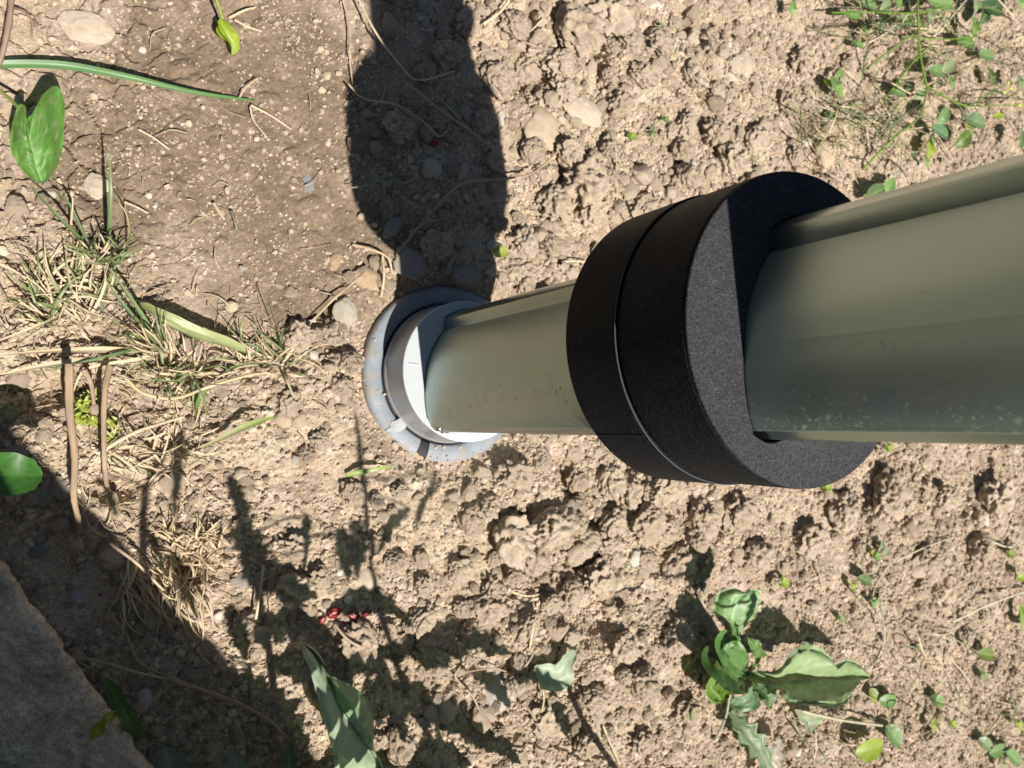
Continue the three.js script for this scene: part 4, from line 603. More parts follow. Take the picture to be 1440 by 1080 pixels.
// dandelion
{
  const o = thing('dandelion', 'dandelion rosette with broad lobed green leaves at lower right', 'dandelion', at(1045, 960, 0));
  const A = (l, w, s, op) => part('leaf', leafBlade(P(l), w, s, { n: 44, m: 9, ...op }), M.leaf, o);
  const big = [[0, 0.12, 0.12], [0.15, 0.18, 0.2], [0.28, 0.28, 0.34], [0.4, 0.6, 0.7], [0.5, 1, 0.95], [0.6, 1.08, 1.0], [0.68, 0.8, 0.96], [0.72, 0.62, 0.85], [0.78, 0.92, 0.9], [0.88, 0.82, 0.6], [0.95, 0.45, 0.3], [1, 0.06, 0.06]];
  const B = (mid, l, r, op) => part('leaf', marginLeaf(mid, l, r, op), M.leaf, o);
  B([[1046, 945, 0.012], [1073, 955, 0.028], [1118, 956, 0.034], [1162, 954, 0.038], [1219, 951, 0.034]], [[1046, 945, 0.012], [1060, 941, 0.026], [1092, 941, 0.036], [1106, 922, 0.038], [1118, 905, 0.04], [1138, 899, 0.042], [1159, 909, 0.042], [1171, 922, 0.044], [1175, 934, 0.042], [1184, 923, 0.044], [1201, 926, 0.042], [1217, 942, 0.038], [1219, 951, 0.034]],
    [[1046, 945, 0.012], [1058, 960, 0.03], [1074, 966, 0.036], [1080, 982, 0.044], [1086, 970, 0.042], [1096, 974, 0.052], [1103, 989, 0.058], [1134, 997, 0.066], [1160, 999, 0.07], [1182, 1001, 0.068], [1198, 986, 0.062], [1202, 970, 0.054], [1209, 958, 0.044], [1219, 951, 0.034]], { c: [0.24, 0.345, 0.15], vein: [0.42, 0.43, 0.27], bulge: 0.004, wave: 0.004, n: 110, m: 12, seed: 5, tooth: 0.24 });
  B([[1044, 950, 0.012], [1034, 905, 0.034], [1028, 872, 0.046], [1034, 852, 0.05], [1046, 833, 0.05]], [[1044, 950, 0.012], [1030, 905, 0.034], [1023, 868, 0.044], [1011, 861, 0.042], [1002, 855, 0.040], [1005, 838, 0.044], [1013, 828, 0.046], [1029, 824, 0.048], [1046, 833, 0.05]], [[1044, 950, 0.012], [1040, 905, 0.034], [1034, 873, 0.046], [1048, 877, 0.044], [1061, 869, 0.046], [1071, 852, 0.05], [1074, 839, 0.052], [1069, 828, 0.052], [1059, 826, 0.05], [1046, 833, 0.05]], { c: [0.19, 0.34, 0.125], vein: [0.34, 0.46, 0.23], bulge: 0.004, wave: 0.005, n: 90, m: 12, seed: 8, tooth: 0.2 });
  A([[1050, 945, 0.01], [1030, 930, 0.03], [1015, 905, 0.034], [1020, 890, 0.03]], 0.013, OVAL, { c: [0.09, 0.2, 0.04], cup: 0.5, wave: 0.3, seed: 9 });
  A([[1048, 955, 0.01], [1025, 945, 0.03], [1005, 935, 0.035], [985, 922, 0.02]], 0.018, OVAL, { c: [0.045, 0.11, 0.018], vein: [0.2, 0.16, 0.08], cup: 0.4, wave: 0.2, roll: 0.4, seed: 10 });
  A([[1048, 958, 0.01], [1020, 955, 0.02], [1000, 965, 0.022], [1018, 985, 0.01]], 0.012, OVAL, { c: [0.14, 0.25, 0.02], cup: 0.5, wave: 0.3, seed: 11 });
  A([[1046, 964, 0.01], [1058, 970, 0.02], [1050, 985, 0.022], [1022, 990, 0.012]], 0.010, OVAL, { c: [0.15, 0.25, 0.12], cup: 0.4, wave: 0.3, seed: 12 });
  A([[1060, 965, 0.012], [1080, 978, 0.02], [1082, 1000, 0.018]], 0.010, TOOTH(6, 0.5), { c: [0.05, 0.12, 0.02], cup: 0.3, wave: 0.2, seed: 13 });
  A([[1060, 940, 0.01], [1062, 915, 0.03], [1048, 895, 0.034]], 0.008, TOOTH(6, 0.6), { c: [0.09, 0.19, 0.03], cup: 0.5, wave: 0.4, seed: 14 });
  part('stalk', rod(P([[1026, 975, 0.014], [1020, 1010, 0.012], [1005, 1042, 0.003]]), 0.0011, 0.0008, [0.32, 0.36, 0.24], [0.36, 0.38, 0.28]), M.stem, o);
}
{
  const o = thing('thistle_leaf', 'grey green toothed leaf below the dandelion, partly withered', 'leaf', at(1060, 1040, 0));
  part('green_blade', leafBlade(P([[1028, 1000, 0.012], [1048, 1030, 0.022], [1070, 1060, 0.024], [1090, 1100, 0.02]]), 0.0125, TOOTH(11, 0.55), { c: [0.17, 0.24, 0.12], vein: [0.34, 0.3, 0.24], cup: 0.3, wave: 0.25, n: 44, m: 7 }), M.leaf, o);
  part('withered_blade', leafBlade(P([[1075, 1100, 0.012], [1090, 1060, 0.02], [1100, 1040, 0.018]]), 0.015, TOOTH(7, 0.6), { c: [0.38, 0.34, 0.27], vein: [0.45, 0.4, 0.33], cup: 0.2, wave: 0.35, n: 30, m: 6 }), M.leaf, o);
}
{
  const o = thing('withered_leaf', 'pale toothed leaf on a straw-coloured rib under the big dandelion leaf', 'leaf', at(1150, 1000, 0));
  part('blade', leafBlade(P([[1205, 1017, 0.012], [1170, 1010, 0.014], [1140, 1004, 0.012], [1118, 998, 0.01]]), 0.014, [[0, 0, 0.05], [0.45, 0.05, 0.1], [0.5, 0.1, 0.5], [0.66, 0.15, 1.1], [0.75, 0.15, 0.75], [0.85, 0.1, 0.6], [1, 0.05, 0.1]].map(([t, a, b]) => [t, b, a]), { c: [0.3, 0.36, 0.2], vein: [0.5, 0.46, 0.34], cup: 0.1, wave: 0.15, n: 30, m: 6 }), M.leaf, o);
  part('rib', rod(P([[1128, 1000, 0.014], [1180, 1012, 0.015], [1240, 1020, 0.010]]), 0.0011, 0.0013, [0.5, 0.45, 0.32], [0.48, 0.42, 0.3]), M.stem, o);
}

// ---------------------------------------------------------------- seedlings: a stem with a few round leaves
function seedling(px, py, label, leaves, stem, group = 'small weed seedlings in the soil') {
  const o = thing('seedling', label, 'seedling', at(px, py, 0), group);
  for (const [x, y, L, a, h, c, shape] of leaves) {
    const t = a * Math.PI / 180, s = 0.5 * L; part('leaf', leafBlade(P([[x - s * Math.cos(t), y - s * Math.sin(t), h], [x, y, h + 0.003], [x + s * Math.cos(t), y + s * Math.sin(t), h]]), L * 0.38 * scaleAt(at(x, y, h)), shape ?? ROUND, { c, vein: mix3(c, [0.4, 0.45, 0.2], 0.5), cup: 0.3, wave: 0.1, n: 14, m: 4, veins: 4 }), M.leaf, o);
    if (stem !== 0) part('stalk', rod(P([[px, py, 0], [(px + x) / 2 - s * 0.3, (py + y) / 2, h * 0.6], [x - s * Math.cos(t), y - s * Math.sin(t), h]]), 0.0005, 0.0005, GP, G2, { n: 6, sides: 5 }), M.stem, o);
  }
  return o;
}
const YG = [0.27, 0.36, 0.03], LG = [0.17, 0.31, 0.08], CG = [0.15, 0.26, 0.085];
seedling(1222, 1075, 'seedling with one large round yellow green leaf at the bottom right', [[1222, 1053, 40, -15, 0.016, YG]]);
seedling(1205, 830, 'pair of small green leaves in bare soil above the dandelion leaf', [[1199, 823, 16, 80, 0.006, YG], [1216, 815, 20, 20, 0.01, G1]]);
seedling(1212, 855, 'tiny seedling above the big dandelion leaf', [[1228, 848, 16, 70, 0.008, LG], [1235, 845, 12, 120, 0.006, LG]]);
seedling(1100, 822, 'single tiny yellow green leaf right of the top dandelion leaf', [[1102, 819, 17, 15, 0.007, YG]]);
seedling(1180, 870, 'tiny leaf sprig in the soil right of the dandelion', [[1182, 869, 12, 40, 0.006, LG]]);
seedling(1240, 985, 'small leaves at the end of the big dandelion leaf', [[1248, 985, 24, 0, 0.008, LG], [1228, 978, 22, 60, 0.006, [0.2, 0.27, 0.04]]]);
seedling(1260, 1030, 'seedling leaf between the yellow leaf and the withered rib', [[1256, 1034, 34, 50, 0.01, CG]]);
seedling(1316, 990, 'narrow yellow green leaf pair at lower right', [[1313, 1020, 22, 100, 0.01, [0.24, 0.3, 0.03]], [1318, 985, 20, 20, 0.008, LG], [1340, 1018, 14, 40, 0.006, YG]]);
seedling(1387, 922, 'dark seedling leaf on a wiry stem at the right', [[1386, 920, 24, 10, 0.012, [0.13, 0.19, 0.02]], [1384, 950, 16, 70, 0.008, CG]]);
seedling(1436, 872, 'bright leaf cut by the right edge of the picture', [[1437, 866, 32, 85, 0.012, [0.17, 0.28, 0.02]]]);
seedling(1385, 1045, 'low clump of grey green leaves in the lower right corner', [[1385, 1045, 22, 30, 0.01, GP], [1402, 1055, 24, -20, 0.01, CG], [1425, 1065, 26, 40, 0.012, CG], [1410, 1075, 20, 90, 0.01, GP]]);
seedling(1430, 1015, 'small yellow green leaf near the lower right corner', [[1432, 1018, 18, 60, 0.01, YG]]);
seedling(1254, 632, 'light green sprig under the pipe, right of the collar', [[1250, 628, 16, 60, 0.012, YG], [1246, 634, 12, 120, 0.01, LG]]);
seedling(1163, 690, 'tiny green tip showing below the collar', [[1163, 686, 12, 0, 0.006, YG]]);
seedling(985, 1000, 'small shaded leaf left of the dandelion root', [[976, 1003, 22, 100, 0.008, CG]]);
seedling(815, 970, 'single thin green speck right of the fallen leaf', [[838, 1035, 12, 60, 0.006, LG]], 0);
seedling(1422, 780, 'white stemmed seedling at the right edge', [[1421, 779, 14, 10, 0.01, [0.18, 0.25, 0.03]], [1436, 812, 14, 0, 0.01, YG]]);
seedling(1235, 790, 'feathery pale green seedling in sun right of the collar', [[1240, 768, 16, -80, 0.008, GP], [1246, 776, 14, -40, 0.008, GP], [1232, 782, 14, 200, 0.008, LG], [1226, 776, 10, 230, 0.007, YG]]);
seedling(900, 190, 'little clover-like sprig above the black collar', [[889, 192, 14, 10, 0.006, YG], [920, 188, 12, 80, 0.006, LG], [936, 168, 12, 20, 0.006, CG]]);
seedling(931, 36, 'green speck sprouting near the top edge', [[930, 34, 9, 30, 0.005, LG]], 0);
seedling(700, 350, 'yellow green leaf bit touching the bright white stone', [[704, 354, 22, -5, 0.006, [0.36, 0.42, 0.08]]], 0);
seedling(1115, 5, 'upright green leaf tip at the top edge', [[1114, 12, 18, 100, 0.012, LG]]);
// the weeds of the upper right corner
{
  const o = thing('flowering_weed', 'tall thin green weed with bud tips at upper right', 'weed', at(1215, 235, 0));
  const S = (l, a, b) => part('stem', rod(P(l), a, b, [0.10, 0.19, 0.02], [0.16, 0.27, 0.03], { n: 18 }), M.stem, o);
  S([[1290, -20, 0.075], [1291, 20, 0.072], [1293, 70, 0.068], [1301, 112, 0.064], [1304, 122, 0.063]], 0.0009, 0.0010);
  S([[1304, 122, 0.063], [1328, 136, 0.06], [1360, 150, 0.055]], 0.0009, 0.0008); S([[1360, 150, 0.055], [1390, 133, 0.055], [1418, 116, 0.055]], 0.0007, 0.0005); S([[1360, 150, 0.055], [1400, 148, 0.055], [1434, 148, 0.055]], 0.0007, 0.0005);
  S([[1304, 122, 0.063], [1298, 150, 0.04], [1292, 165, 0.03], [1250, 200, 0.015], [1214, 238, 0.002]], 0.0009, 0.0012); S([[1212, 102, 0.004], [1245, 76, 0.02], [1285, 48, 0.03]], 0.0012, 0.0009); S([[1240, 145, 0.006], [1280, 92, 0.02], [1310, 62, 0.028]], 0.0013, 0.001);
  S([[1170, 18, 0.02], [1225, 17, 0.03], [1290, 18, 0.035], [1330, 10, 0.035]], 0.0009, 0.0007); S([[1265, 52, 0.02], [1330, 55, 0.03], [1372, 52, 0.03]], 0.0008, 0.0006);
  for (const [x, y, t] of [[1418, 116, -30], [1421, 124, -20], [1434, 148, 0], [1412, 130, 10]]) { const p = at(x, y, 0.055), g = lump(3, x, 0.2, 1, [0.42, 0.46, 0.06], 0.1); g.scale(0.0034, 0.0014, 0.0017).rotateY(-t * Math.PI / 180).translate(p.x, p.y, p.z); part('bud', g, M.stem, o); }
  for (const [x, y, L, a, h, c] of [[1404, 163, 18, -5, 0.04, YG], [1365, 178, 16, 10, 0.03, [0.2, 0.25, 0.05]], [1198, 21, 26, 10, 0.02, LG]]) { const t = a * Math.PI / 180; part('leaf', leafBlade(P([[x - L / 2 * Math.cos(t), y - L / 2 * Math.sin(t), h], [x, y, h + 0.003], [x + L / 2 * Math.cos(t), y + L / 2 * Math.sin(t), h]]), L * 0.25 * scaleAt(at(x, y, h)), OVAL, { c, vein: LG, n: 14, m: 4 }), M.leaf, o); }
}
const wg = 'leafy weeds of the upper right corner';
seedling(1330, 120, 'three-lobed clover leaf beside the thin flowering weed stem', [[1317, 100, 26, 190, 0.024, CG, OVAL], [1338, 117, 26, 70, 0.024, CG, OVAL], [1333, 95, 22, -30, 0.026, GP, OVAL]], 1, wg);
seedling(1325, 180, 'round leaf pair above the pipe at upper right', [[1326, 164, 26, -50, 0.03, CG], [1322, 185, 26, 30, 0.02, [0.11, 0.22, 0.1]]], 1, wg);
seedling(1370, 172, 'pale round leaf beneath the bud tips', [[1371, 170, 30, 20, 0.03, [0.15, 0.24, 0.11]]], 1, wg);
seedling(1170, 130, 'bright narrow leaf pair left of the thin weed stem', [[1176, 122, 34, 62, 0.012, LG, OVAL], [1164, 116, 16, 40, 0.01, YG, OVAL], [1180, 105, 16, -50, 0.01, LG, OVAL]], 1, wg);
seedling(1263, 130, 'small green clover in the middle of the upper right weeds', [[1262, 128, 24, 20, 0.01, CG], [1277, 122, 16, -60, 0.012, GD], [1293, 130, 22, 120, 0.01, CG]], 1, wg);
seedling(1167, 162, 'dull green round leaf near the tan pebble', [[1167, 162, 18, 20, 0.006, CG]], 1, wg);
seedling(1308, 215, 'light green lobed leaf just above the pipe', [[1307, 210, 28, 100, 0.012, YG, OVAL], [1303, 228, 18, 80, 0.01, LG, OVAL], [1312, 196, 18, -90, 0.012, [0.12, 0.2, 0.03], OVAL]], 1, wg);
seedling(1355, 196, 'dark narrow leaf pointing down towards the pipe', [[1354, 197, 30, 140, 0.018, [0.09, 0.16, 0.02], OVAL]], 1, wg);
seedling(1390, 78, 'small leaves in the weeds at far upper right', [[1387, 78, 22, 10, 0.016, CG], [1370, 40, 30, 100, 0.02, [0.12, 0.24, 0.02], OVAL], [1358, 60, 26, 10, 0.016, [0.1, 0.2, 0.03], OVAL]], 1, wg);
seedling(1400, 15, 'dark leaf cluster at the top right corner', [[1395, 12, 34, 20, 0.02, GD, OVAL], [1385, 22, 26, -60, 0.016, GD, OVAL], [1372, 8, 26, 100, 0.018, GP, OVAL], [1433, 4, 26, 90, 0.02, LG]], 1, wg);
seedling(1320, 5, 'bright green leaves at the top edge beside the weed stem', [[1322, 3, 34, 10, 0.03, LG], [1302, 40, 14, 90, 0.02, CG], [1308, 22, 24, 95, 0.02, GP, OVAL]], 1, wg);
seedling(1235, 20, 'mixed small leaves left of the tall weed stem at the top', [[1222, 6, 24, 20, 0.02, CG, OVAL], [1245, 10, 22, -40, 0.02, GP, OVAL], [1262, 4, 22, 60, 0.02, LG], [1274, 30, 22, 20, 0.016, CG, OVAL], [1240, 36, 22, 100, 0.012, GD, OVAL]], 1, wg);
seedling(1205, 62, 'faint green leaf by the leaning stem', [[1206, 62, 16, 20, 0.01, CG], [1214, 40, 18, 60, 0.01, LG, OVAL]], 1, wg);
seedling(1400, 120, 'dark curled leaf in the shade under the buds', [[1394, 108, 28, 75, 0.012, [0.08, 0.13, 0.02], OVAL]], 1, wg);
seedling(1435, 195, 'green leaf cut by the right edge above the pipe', [[1436, 196, 26, 100, 0.02, G1, OVAL], [1434, 115, 22, 80, 0.02, CG]], 1, wg);
seedling(1250, 265, 'bright green blades peeping out over the pipe', [[1230, 272, 34, -30, 0.012, G1, OVAL], [1250, 262, 26, -50, 0.01, LG, OVAL]], 1, wg);

// ---------------------------------------------------------------- straws, roots and scraps that can be told apart
const straw = (pts, w, c, label, name = 'straw', cat = 'straw') => single(name, rod(P(pts), w * 0.78, w * 0.55, c.map((q) => q * 1.1), mix3(c, ST, 0.3), { n: 20, sides: 6, flatten: 0.6, seed: (pts[0][0] | 0) + 3 }), M.straw, at(pts[0][0], pts[0][1], 0), label, cat);
straw([[560, 358, 0.012], [580, 330, 0.014], [615, 290, 0.016], [650, 258, 0.014], [700, 252, 0.012], [748, 244, 0.012], [785, 212, 0.006]], 0.0014, [0.30, 0.215, 0.15], 'long curved brown root running from the collar shadow into the sun', 'root', 'root');
straw([[590, 320, 0.010], [640, 300, 0.012], [690, 284, 0.012], [720, 274, 0.006]], 0.0010, [0.26, 0.2, 0.15], 'thin straight root below the long curved root', 'root', 'root');
straw([[500, -10, 0.01], [530, 48, 0.014], [560, 88, 0.012], [585, 112, 0.01], [640, 100, 0.012]], 0.0010, ST, 'long bent straw crossing the left border of the pipe shadow');
straw([[490, 118, 0.01], [510, 138, 0.01], [560, 148, 0.012], [600, 175, 0.012], [618, 192, 0.008], [634, 178, 0.006]], 0.0009, ST2, 'hooked straw across the middle of the collar shadow');
straw([[570, 115, 0.008], [620, 155, 0.012], [670, 190, 0.012], [712, 228, 0.008]], 0.0012, [0.34, 0.29, 0.19], 'straight olive straw slanting through the collar shadow');
straw([[600, 120, 0.008], [640, 160, 0.01], [680, 205, 0.008]], 0.0010, [0.32, 0.27, 0.18], 'shorter straw parallel to the slanting olive straw');
straw([[680, 34, 0.008], [705, 15, 0.008], [720, -6, 0.008]], 0.0014, ST, 'stout straw at the top edge right of the pipe shadow');
straw([[480, -8, 0.004], [492, 40, 0.006], [492, 80, 0.004], [496, 120, 0.004]], 0.0008, ST2, 'wavy thin straw left of the pipe shadow');
straw([[733, 55, 0.006], [752, 38, 0.012], [765, 25, 0.01]], 0.0009, ST, 'light straw sticking up among clods near the top');
straw([[733, 58, 0.006], [746, 62, 0.008], [758, 67, 0.006]], 0.0013, [0.34, 0.25, 0.18], 'short brown stick between clods near the top');
straw([[352, 150, 0.003], [356, 168, 0.004], [376, 194, 0.004]], 0.0008, ST, 'small bent straw right of the long green blade');
straw([[353, 148, 0.004], [380, 162, 0.004], [410, 182, 0.004]], 0.0009, ST, 'short straw below the tip of the long green blade');
straw([[336, 138, 0.003], [345, 124, 0.006], [362, 110, 0.005]], 0.0008, ST2, 'short straw above the tip of the long green blade');
straw([[195, 182, 0.003], [215, 193, 0.004], [238, 210, 0.003]], 0.0010, ST, 'single pale straw on the smooth brown patch');
straw([[322, 25, 0.003], [345, 14, 0.006], [360, 10, 0.004]], 0.0011, ST, 'short straw right of the twisted sprout');
straw([[330, 28, 0.003], [350, 38, 0.004], [368, 44, 0.003]], 0.0011, ST, 'flat straw piece under the twisted sprout');
straw([[300, 285, 0.003], [308, 297, 0.004], [316, 309, 0.003]], 0.0015, [0.42, 0.33, 0.22], 'broad short straw chip in the middle of the brown patch');
straw([[325, 296, 0.003], [330, 310, 0.004], [333, 324, 0.003]], 0.0013, [0.13, 0.12, 0.1], 'dark short twig on the brown patch', 'twig', 'twig');
straw([[175, 284, 0.003], [190, 290, 0.004], [209, 300, 0.003]], 0.0011, ST2, 'short straw right of the tall thin green blade');
straw([[500, 395, 0.003], [470, 420, 0.008], [440, 450, 0.006], [410, 475, 0.004]], 0.0011, [0.4, 0.3, 0.2], 'long straw slanting beside the shard left of the socket');
straw([[538, 358, 0.004], [540, 390, 0.008], [536, 418, 0.004]], 0.0013, ST, 'upright straw at the corner of the collar shadow');
straw([[496, 344, 0.002], [520, 350, 0.008], [545, 362, 0.008], [552, 385, 0.004]], 0.0012, ST2, 'frayed straw bundle end by the collar shadow');
straw([[140, 637, 0.012], [185, 610, 0.016], [225, 596, 0.014], [258, 586, 0.008]], 0.0014, ST, 'pale straw lying across the shorter brown stalk');
straw([[175, 530, 0.008], [200, 552, 0.01], [245, 560, 0.012], [290, 545, 0.012], [340, 530, 0.01], [380, 522, 0.006]], 0.0014, [0.5, 0.42, 0.24], 'long wavy straw below the tangled tuft');
straw([[340, 590, 0.003], [300, 605, 0.005], [270, 618, 0.003]], 0.0008, ST, 'thin straw under the green-tipped blade');
straw([[360, 870, 0.008], [366, 830, 0.014], [370, 795, 0.016]], 0.0011, ST, 'light straw standing in the dapple shade');
straw([[100, 925, 0.006], [140, 930, 0.01], [190, 945, 0.01], [235, 955, 0.008]], 0.0013, [0.36, 0.28, 0.19], 'fibrous straw leaving the slab edge');
straw([[235, 953, 0.008], [280, 970, 0.012], [340, 992, 0.012], [380, 1015, 0.010], [400, 1034, 0.006]], 0.0019, [0.29, 0.215, 0.155], 'thick curved root in the shade at bottom left', 'root', 'root');
straw([[150, 860, 0.006], [175, 890, 0.01], [195, 930, 0.008], [235, 953, 0.006]], 0.0013, [0.28, 0.2, 0.14], 'side root curling up from the thick root', 'root', 'root');
straw([[155, 765, 0.012], [190, 790, 0.016], [215, 815, 0.014], [232, 832, 0.010]], 0.0012, [0.42, 0.33, 0.24], 'light straw over the matted brown fibres');
straw([[470, 878, 0.010], [490, 900, 0.012], [515, 915, 0.012], [535, 945, 0.010], [552, 975, 0.004]], 0.0012, [0.36, 0.28, 0.2], 'wiry root below the red scraps', 'root', 'root');
straw([[645, 905, 0.006], [648, 935, 0.010], [640, 950, 0.010], [665, 980, 0.008], [682, 1020, 0.004]], 0.0012, [0.32, 0.245, 0.17], 'curved brown root left of the flat grey stone', 'root', 'root');
straw([[655, 945, 0.004], [690, 940, 0.006], [715, 945, 0.004]], 0.0009, [0.32, 0.245, 0.17], 'fine root across the top of the flat grey stone', 'root', 'root');
straw([[725, 946, 0.006], [740, 935, 0.008], [752, 916, 0.006]], 0.0013, [0.38, 0.28, 0.2], 'short bent twig right of the flat grey stone', 'twig', 'twig');
straw([[745, 912, 0.004], [750, 880, 0.01], [758, 852, 0.008]], 0.0010, ST, 'pale straw standing above the fallen leaf');
straw([[735, 985, 0.004], [752, 1010, 0.008], [772, 1040, 0.004]], 0.0013, [0.38, 0.28, 0.19], 'brown straw pointing down from the flat grey stone');
straw([[755, 950, 0.006], [765, 980, 0.01], [760, 1010, 0.008], [762, 1040, 0.004]], 0.0010, [0.5, 0.44, 0.27], 'thin pale straw below the fallen leaf');
straw([[720, 832, 0.004], [740, 838, 0.006], [758, 836, 0.004]], 0.0010, ST, 'light straw lying on the clods at centre bottom');
straw([[848, 1020, 0.004], [858, 1045, 0.006], [872, 1075, 0.003]], 0.0013, [0.5, 0.42, 0.28], 'pale straw at the bottom, left of the dandelion');
straw([[1240, 870, 0.004], [1228, 835, 0.010], [1250, 795, 0.012], [1290, 765, 0.006]], 0.0010, [0.42, 0.38, 0.22], 'curved straw arcing above the dandelion');
straw([[1262, 788, 0.004], [1300, 770, 0.007], [1338, 756, 0.004]], 0.0012, [0.42, 0.4, 0.28], 'grey green straw lying right of the feathery seedling');
straw([[1340, 875, 0.006], [1380, 855, 0.010], [1440, 832, 0.010], [1470, 820, 0.01]], 0.0016, [0.5, 0.47, 0.34], 'thick pale stem slanting to the right edge');
straw([[1120, 775, 0.004], [1145, 785, 0.006], [1150, 800, 0.005], [1158, 828, 0.003]], 0.0010, [0.46, 0.44, 0.26], 'bent pale straw right of the dandelion top leaf');
straw([[1238, 850, 0.006], [1243, 880, 0.010], [1244, 905, 0.006]], 0.0013, [0.42, 0.44, 0.34], 'short grey green stem above the dandelion end leaf');
straw([[1300, 925, 0.004], [1285, 960, 0.012], [1265, 985, 0.008]], 0.0010, [0.24, 0.22, 0.1], 'dark thin stem right of the dandelion');
straw([[1390, 760, 0.006], [1425, 768, 0.010], [1440, 740, 0.012]], 0.0013, [0.55, 0.53, 0.42], 'bleached curved stem at the right edge below the pipe');
straw([[1205, 68, 0.006], [1240, 50, 0.012], [1265, 30, 0.012]], 0.0014, [0.5, 0.42, 0.33], 'pinkish straw among the upper right weeds');
straw([[1318, 50, 0.01], [1340, 22, 0.014], [1364, -6, 0.016]], 0.0012, [0.55, 0.5, 0.38], 'pale straw leaning at the top right');
straw([[1130, 145, 0.004], [1160, 152, 0.010], [1195, 166, 0.006]], 0.0011, [0.42, 0.36, 0.28], 'grey brown straw left of the small clover');
straw([[1183, 95, 0.004], [1198, 108, 0.006], [1214, 122, 0.003]], 0.0011, [0.5, 0.42, 0.3], 'straw by the bright narrow leaf pair');
straw([[1262, 215, 0.006], [1266, 180, 0.012], [1255, 145, 0.010]], 0.0010, [0.46, 0.42, 0.3], 'thin pale stalk in front of the weed stem');
straw([[1250, 268, 0.006], [1262, 235, 0.012], [1266, 205, 0.010]], 0.0016, [0.46, 0.45, 0.34], 'flat pale blade rising behind the pipe');
straw([[1340, 225, 0.004], [1328, 205, 0.008], [1316, 188, 0.006]], 0.0012, [0.46, 0.38, 0.24], 'straw pointing down to the pipe at upper right');
straw([[1415, 40, 0.006], [1420, 75, 0.012], [1432, 120, 0.008]], 0.0012, [0.36, 0.29, 0.22], 'brown stem in the far upper right');
straw([[1400, -5, 0.01], [1415, 12, 0.012], [1432, 32, 0.006]], 0.0016, [0.5, 0.42, 0.3], 'straw in the top right corner');
straw([[868, 285, 0.003], [866, 215, 0.006], [858, 180, 0.006]], 0.0009, [0.46, 0.4, 0.25], 'long fine straw above the left side of the collar');
straw([[1050, 200, 0.003], [1062, 222, 0.006], [1078, 245, 0.004]], 0.0009, [0.42, 0.4, 0.27], 'fine straw touching the top of the black collar');
straw([[790, 368, 0.004], [805, 367, 0.006], [826, 368, 0.004]], 0.0011, [0.62, 0.55, 0.38], 'short pale straw left of the black collar');
// red scraps
for (const [x, y, s, t, label] of [[611, 202, 12, 0.2, 'small red scrap in the middle of the collar shadow'], [470, 862, 22, 0.4, 'largest red scrap in shade above the folded leaf'], [454, 872, 13, 1.2, 'red scrap at the left end of the red row'], [497, 865, 20, -0.3, 'dark red scrap in the middle of the red row'], [516, 862, 14, 0.6, 'red scrap at the right end of the red row'], [141, 836, 6, 0, 'tiny orange speck in the shade near the slab']]) {
  const p = at(x, y, 0.004), k = scaleAt(p) * 0.5 * s, g = lump(5, x, 2, 1, [0.2, 0.01, 0.01], 0.5, 0.5); g.scale(k, k * 0.35, k * 0.7).rotateY(t).rotateX(0.3).translate(p.x, p.y, p.z); single('red_scrap', g, std({ vertexColors: true, roughness: 0.4 }), p, label, 'scrap', 'red scraps');  // red darkened in the colour to stand in for shade
}
// moss between the stalks
for (const [x, y, n, label] of [[120, 575, 90, 'bright yellow green moss between the two brown stalks'], [155, 607, 40, 'small moss patch right of the shorter brown stalk']]) {
  const r = rng(x), gs = []; for (let i = 0; i < n; i++) { const p = at(x + (r() - 0.5) * 34 * Math.sqrt(n / 90), y + (r() - 0.5) * 42 * Math.sqrt(n / 90), 0.002 + 0.006 * r()), g = leafBlade([p, p.clone().add(V((r() - 0.5) * 0.004, 0.003, (r() - 0.5) * 0.004)), p.clone().add(V((r() - 0.5) * 0.009, 0.004, (r() - 0.5) * 0.009))], 0.0011, OVAL, { n: 5, m: 1, c: [0.34, 0.40, 0.04], vein: [0.4, 0.45, 0.1] }); gs.push(g); }
  const m = single('moss', mergeGeometries(gs), M.leaf, at(x, y, 0), label, 'moss'); m.userData.kind = 'stuff';
}
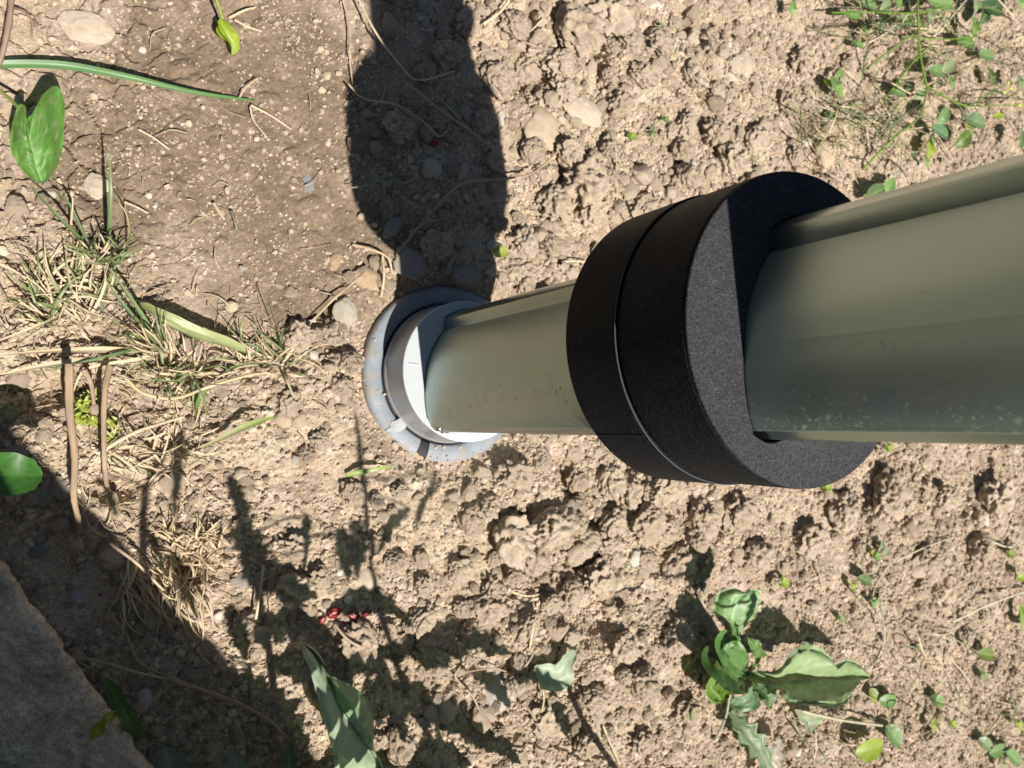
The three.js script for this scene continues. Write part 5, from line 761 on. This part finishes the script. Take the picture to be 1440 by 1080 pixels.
// litter past counting: fibres and bits of straw
{
  const r = rng(404), gs = [], zones = [[180, 470, 220, 90, 190], [120, 560, 150, 80, 110], [230, 520, 230, 110, 130], [180, 700, 170, 120, 120], [600, 150, 110, 150, 40], [1270, 120, 190, 130, 150], [1200, 900, 240, 170, 90], [560, 950, 240, 130, 70], [300, 220, 260, 190, 45], [900, 150, 220, 140, 60], [900, 850, 260, 180, 60], [60, 420, 90, 160, 50], [450, 500, 80, 120, 35], [800, 350, 120, 100, 15], [1300, 720, 140, 90, 30], [250, 930, 160, 90, 40]];
  for (const [cx, cy, wx, wy, n] of zones) for (let i = 0; i < n; i++) {
    const x = cx + (r() + r() - 1) * wx, y = cy + (r() + r() - 1) * wy, a = r() * 6.28, L = 10 + 46 * r() ** 2, b = (r() - 0.5) * 1.6, w = 0.00015 + 0.0004 * r() ** 2, c = mix3(mix3(ST, BR, r() * 0.9), [0.55, 0.5, 0.36], r() * 0.5);
    const p0 = at(x, y, 0.002), s = scaleAt(p0), d = V(Math.cos(a), 0, Math.sin(a)), e = V(Math.cos(a + b), 0, Math.sin(a + b)), p1 = p0.clone().addScaledVector(d, L * s * 0.5), p2 = p1.clone().addScaledVector(e, L * s * 0.5);
    if (Math.hypot(p0.x - PIPE.x, p0.z - PIPE.z) < 0.075) continue;
    p1.y = gh(p1.x, p1.z) + 0.003 * r() + 0.002; p2.y = gh(p2.x, p2.z) + 0.001; gs.push(rod([p0, p1, p2], w, w * 0.7, c, c, { n: 6, sides: 4, seed: i }));
  }
  const m = shade(new THREE.Mesh(mergeGeometries(gs), M.straw)); m.name = 'straw_litter'; tag(m, 'fine bits of straw and root fibre scattered on the soil', 'straw litter', null, 'stuff'); scene.add(m);
}

// ---------------------------------------------------------------- leafy weeds standing just below the frame, whose leaves dapple the lower soil
function tallWeed(label, foot, leaves, seed) {
  const o = thing('tall_weed', label, 'weed', foot, 'tall weeds beyond the lower edge'), ends = [];
  for (const [px, py, L, a, aspect, extra] of leaves) {
    const g = onPlane(px, py, 0.006); let h = 0.06, c;
    for (; h < 0.9; h += 0.01) { c = g.clone().addScaledVector(SUN, h / SUN.y); const q = pixelOf(c); if (q[2] < 0 || q[1] > 1080 + 60 + L * (EYE.y / Math.max(0.1, q[2])) * 0.75) break; }
    c = g.clone().addScaledVector(SUN, (h + (extra ?? 0)) / SUN.y); c.y -= 0.006;
    const s = scaleAt(g), t = a * Math.PI / 180, d = V(Math.cos(t), 0, Math.sin(t)), k = L * s * 0.5;
    const p0 = c.clone().addScaledVector(d, -k), p2 = c.clone().addScaledVector(d, k); c.y += 0.004; p2.y -= 0.01;
    part('leaf', leafBlade([p0, c, p2], L * s * 0.5 * aspect, TOOTH(11, 0.58), { c: [0.06, 0.14, 0.03], vein: [0.14, 0.22, 0.07], cup: 0.15, wave: 0.3, n: 44, m: 5, seed: px }), M.leaf, o);
    ends.push(p0);
  }
  ends.sort((a, b) => a.y - b.y); const top = ends[ends.length - 1], mean = ends.reduce((a, b) => a.add(b), V(0, 0, 0)).divideScalar(ends.length), mainLine = [foot, foot.clone().lerp(mean, 0.6).setY(mean.y * 0.45), mean, top], main = curve(mainLine, 40);
  part('stem', rod(mainLine, 0.003, 0.0014, GD, G1, { n: 24 }), M.stem, o);
  for (const e of ends) { let b = main[0]; for (const q of main) if (q.y < e.y + 0.01 && q.distanceTo(e) < b.distanceTo(e)) b = q; if (b.distanceTo(e) > 0.002) part('leaf_stalk', rod([b, b.clone().lerp(e, 0.5).add(V(0, 0.004, 0)), e], 0.0011, 0.0008, GD, G1, { n: 8 }), M.stem, o); }
}
const F = (x, z) => V(x, gh(x, z), z);
tallWeed('leafy weed just beyond the lower edge, left of the folded leaf', F(0.15, 0.33), [[335, 700, 90, 70, 0.28], [352, 765, 100, 60, 0.5], [390, 800, 110, 20, 0.5], [425, 745, 70, 95, 0.3], [330, 870, 70, 70, 0.5], [410, 870, 120, 10, 0.5], [480, 760, 60, 80, 0.6], [440, 930, 130, 20, 0.5], [330, 960, 130, 20, 0.6], [395, 1010, 120, 60, 0.6]], 71);
tallWeed('leafy weed just beyond the lower edge below the drain socket', F(0.3, 0.36), [[498, 755, 70, 90, 0.5, 0.05], [545, 740, 90, 140, 0.3, 0.05], [505, 640, 130, 85, 0.09, 0.05], [600, 700, 80, 120, 0.22, 0.05], [520, 840, 110, 10, 0.45], [590, 905, 150, 0, 0.42], [500, 925, 120, 20, 0.5], [650, 885, 130, 5, 0.35], [560, 985, 150, 10, 0.5], [640, 1010, 120, 30, 0.5], [500, 1060, 140, 10, 0.4], [690, 955, 80, 40, 0.4], [610, 1060, 120, 10, 0.5]], 72);
tallWeed('leafy weed just beyond the lower edge left of the dandelion', F(0.5, 0.45), [[985, 790, 60, 100, 0.35], [740, 925, 90, 20, 0.4], [780, 990, 70, 60, 0.4], [690, 1040, 90, 20, 0.5]], 73);
tallWeed('leafy weed beyond the left corner, over the slab', F(0.06, 0.34), [[150, 690, 50, 60, 0.4], [250, 800, 90, 60, 0.22], [215, 760, 60, 60, 0.3], [250, 655, 120, 95, 0.16]], 74);

scene.traverse((o) => { if (o.isMesh) o.castShadow = o.receiveShadow = true; });
renderer.render(scene, camera);
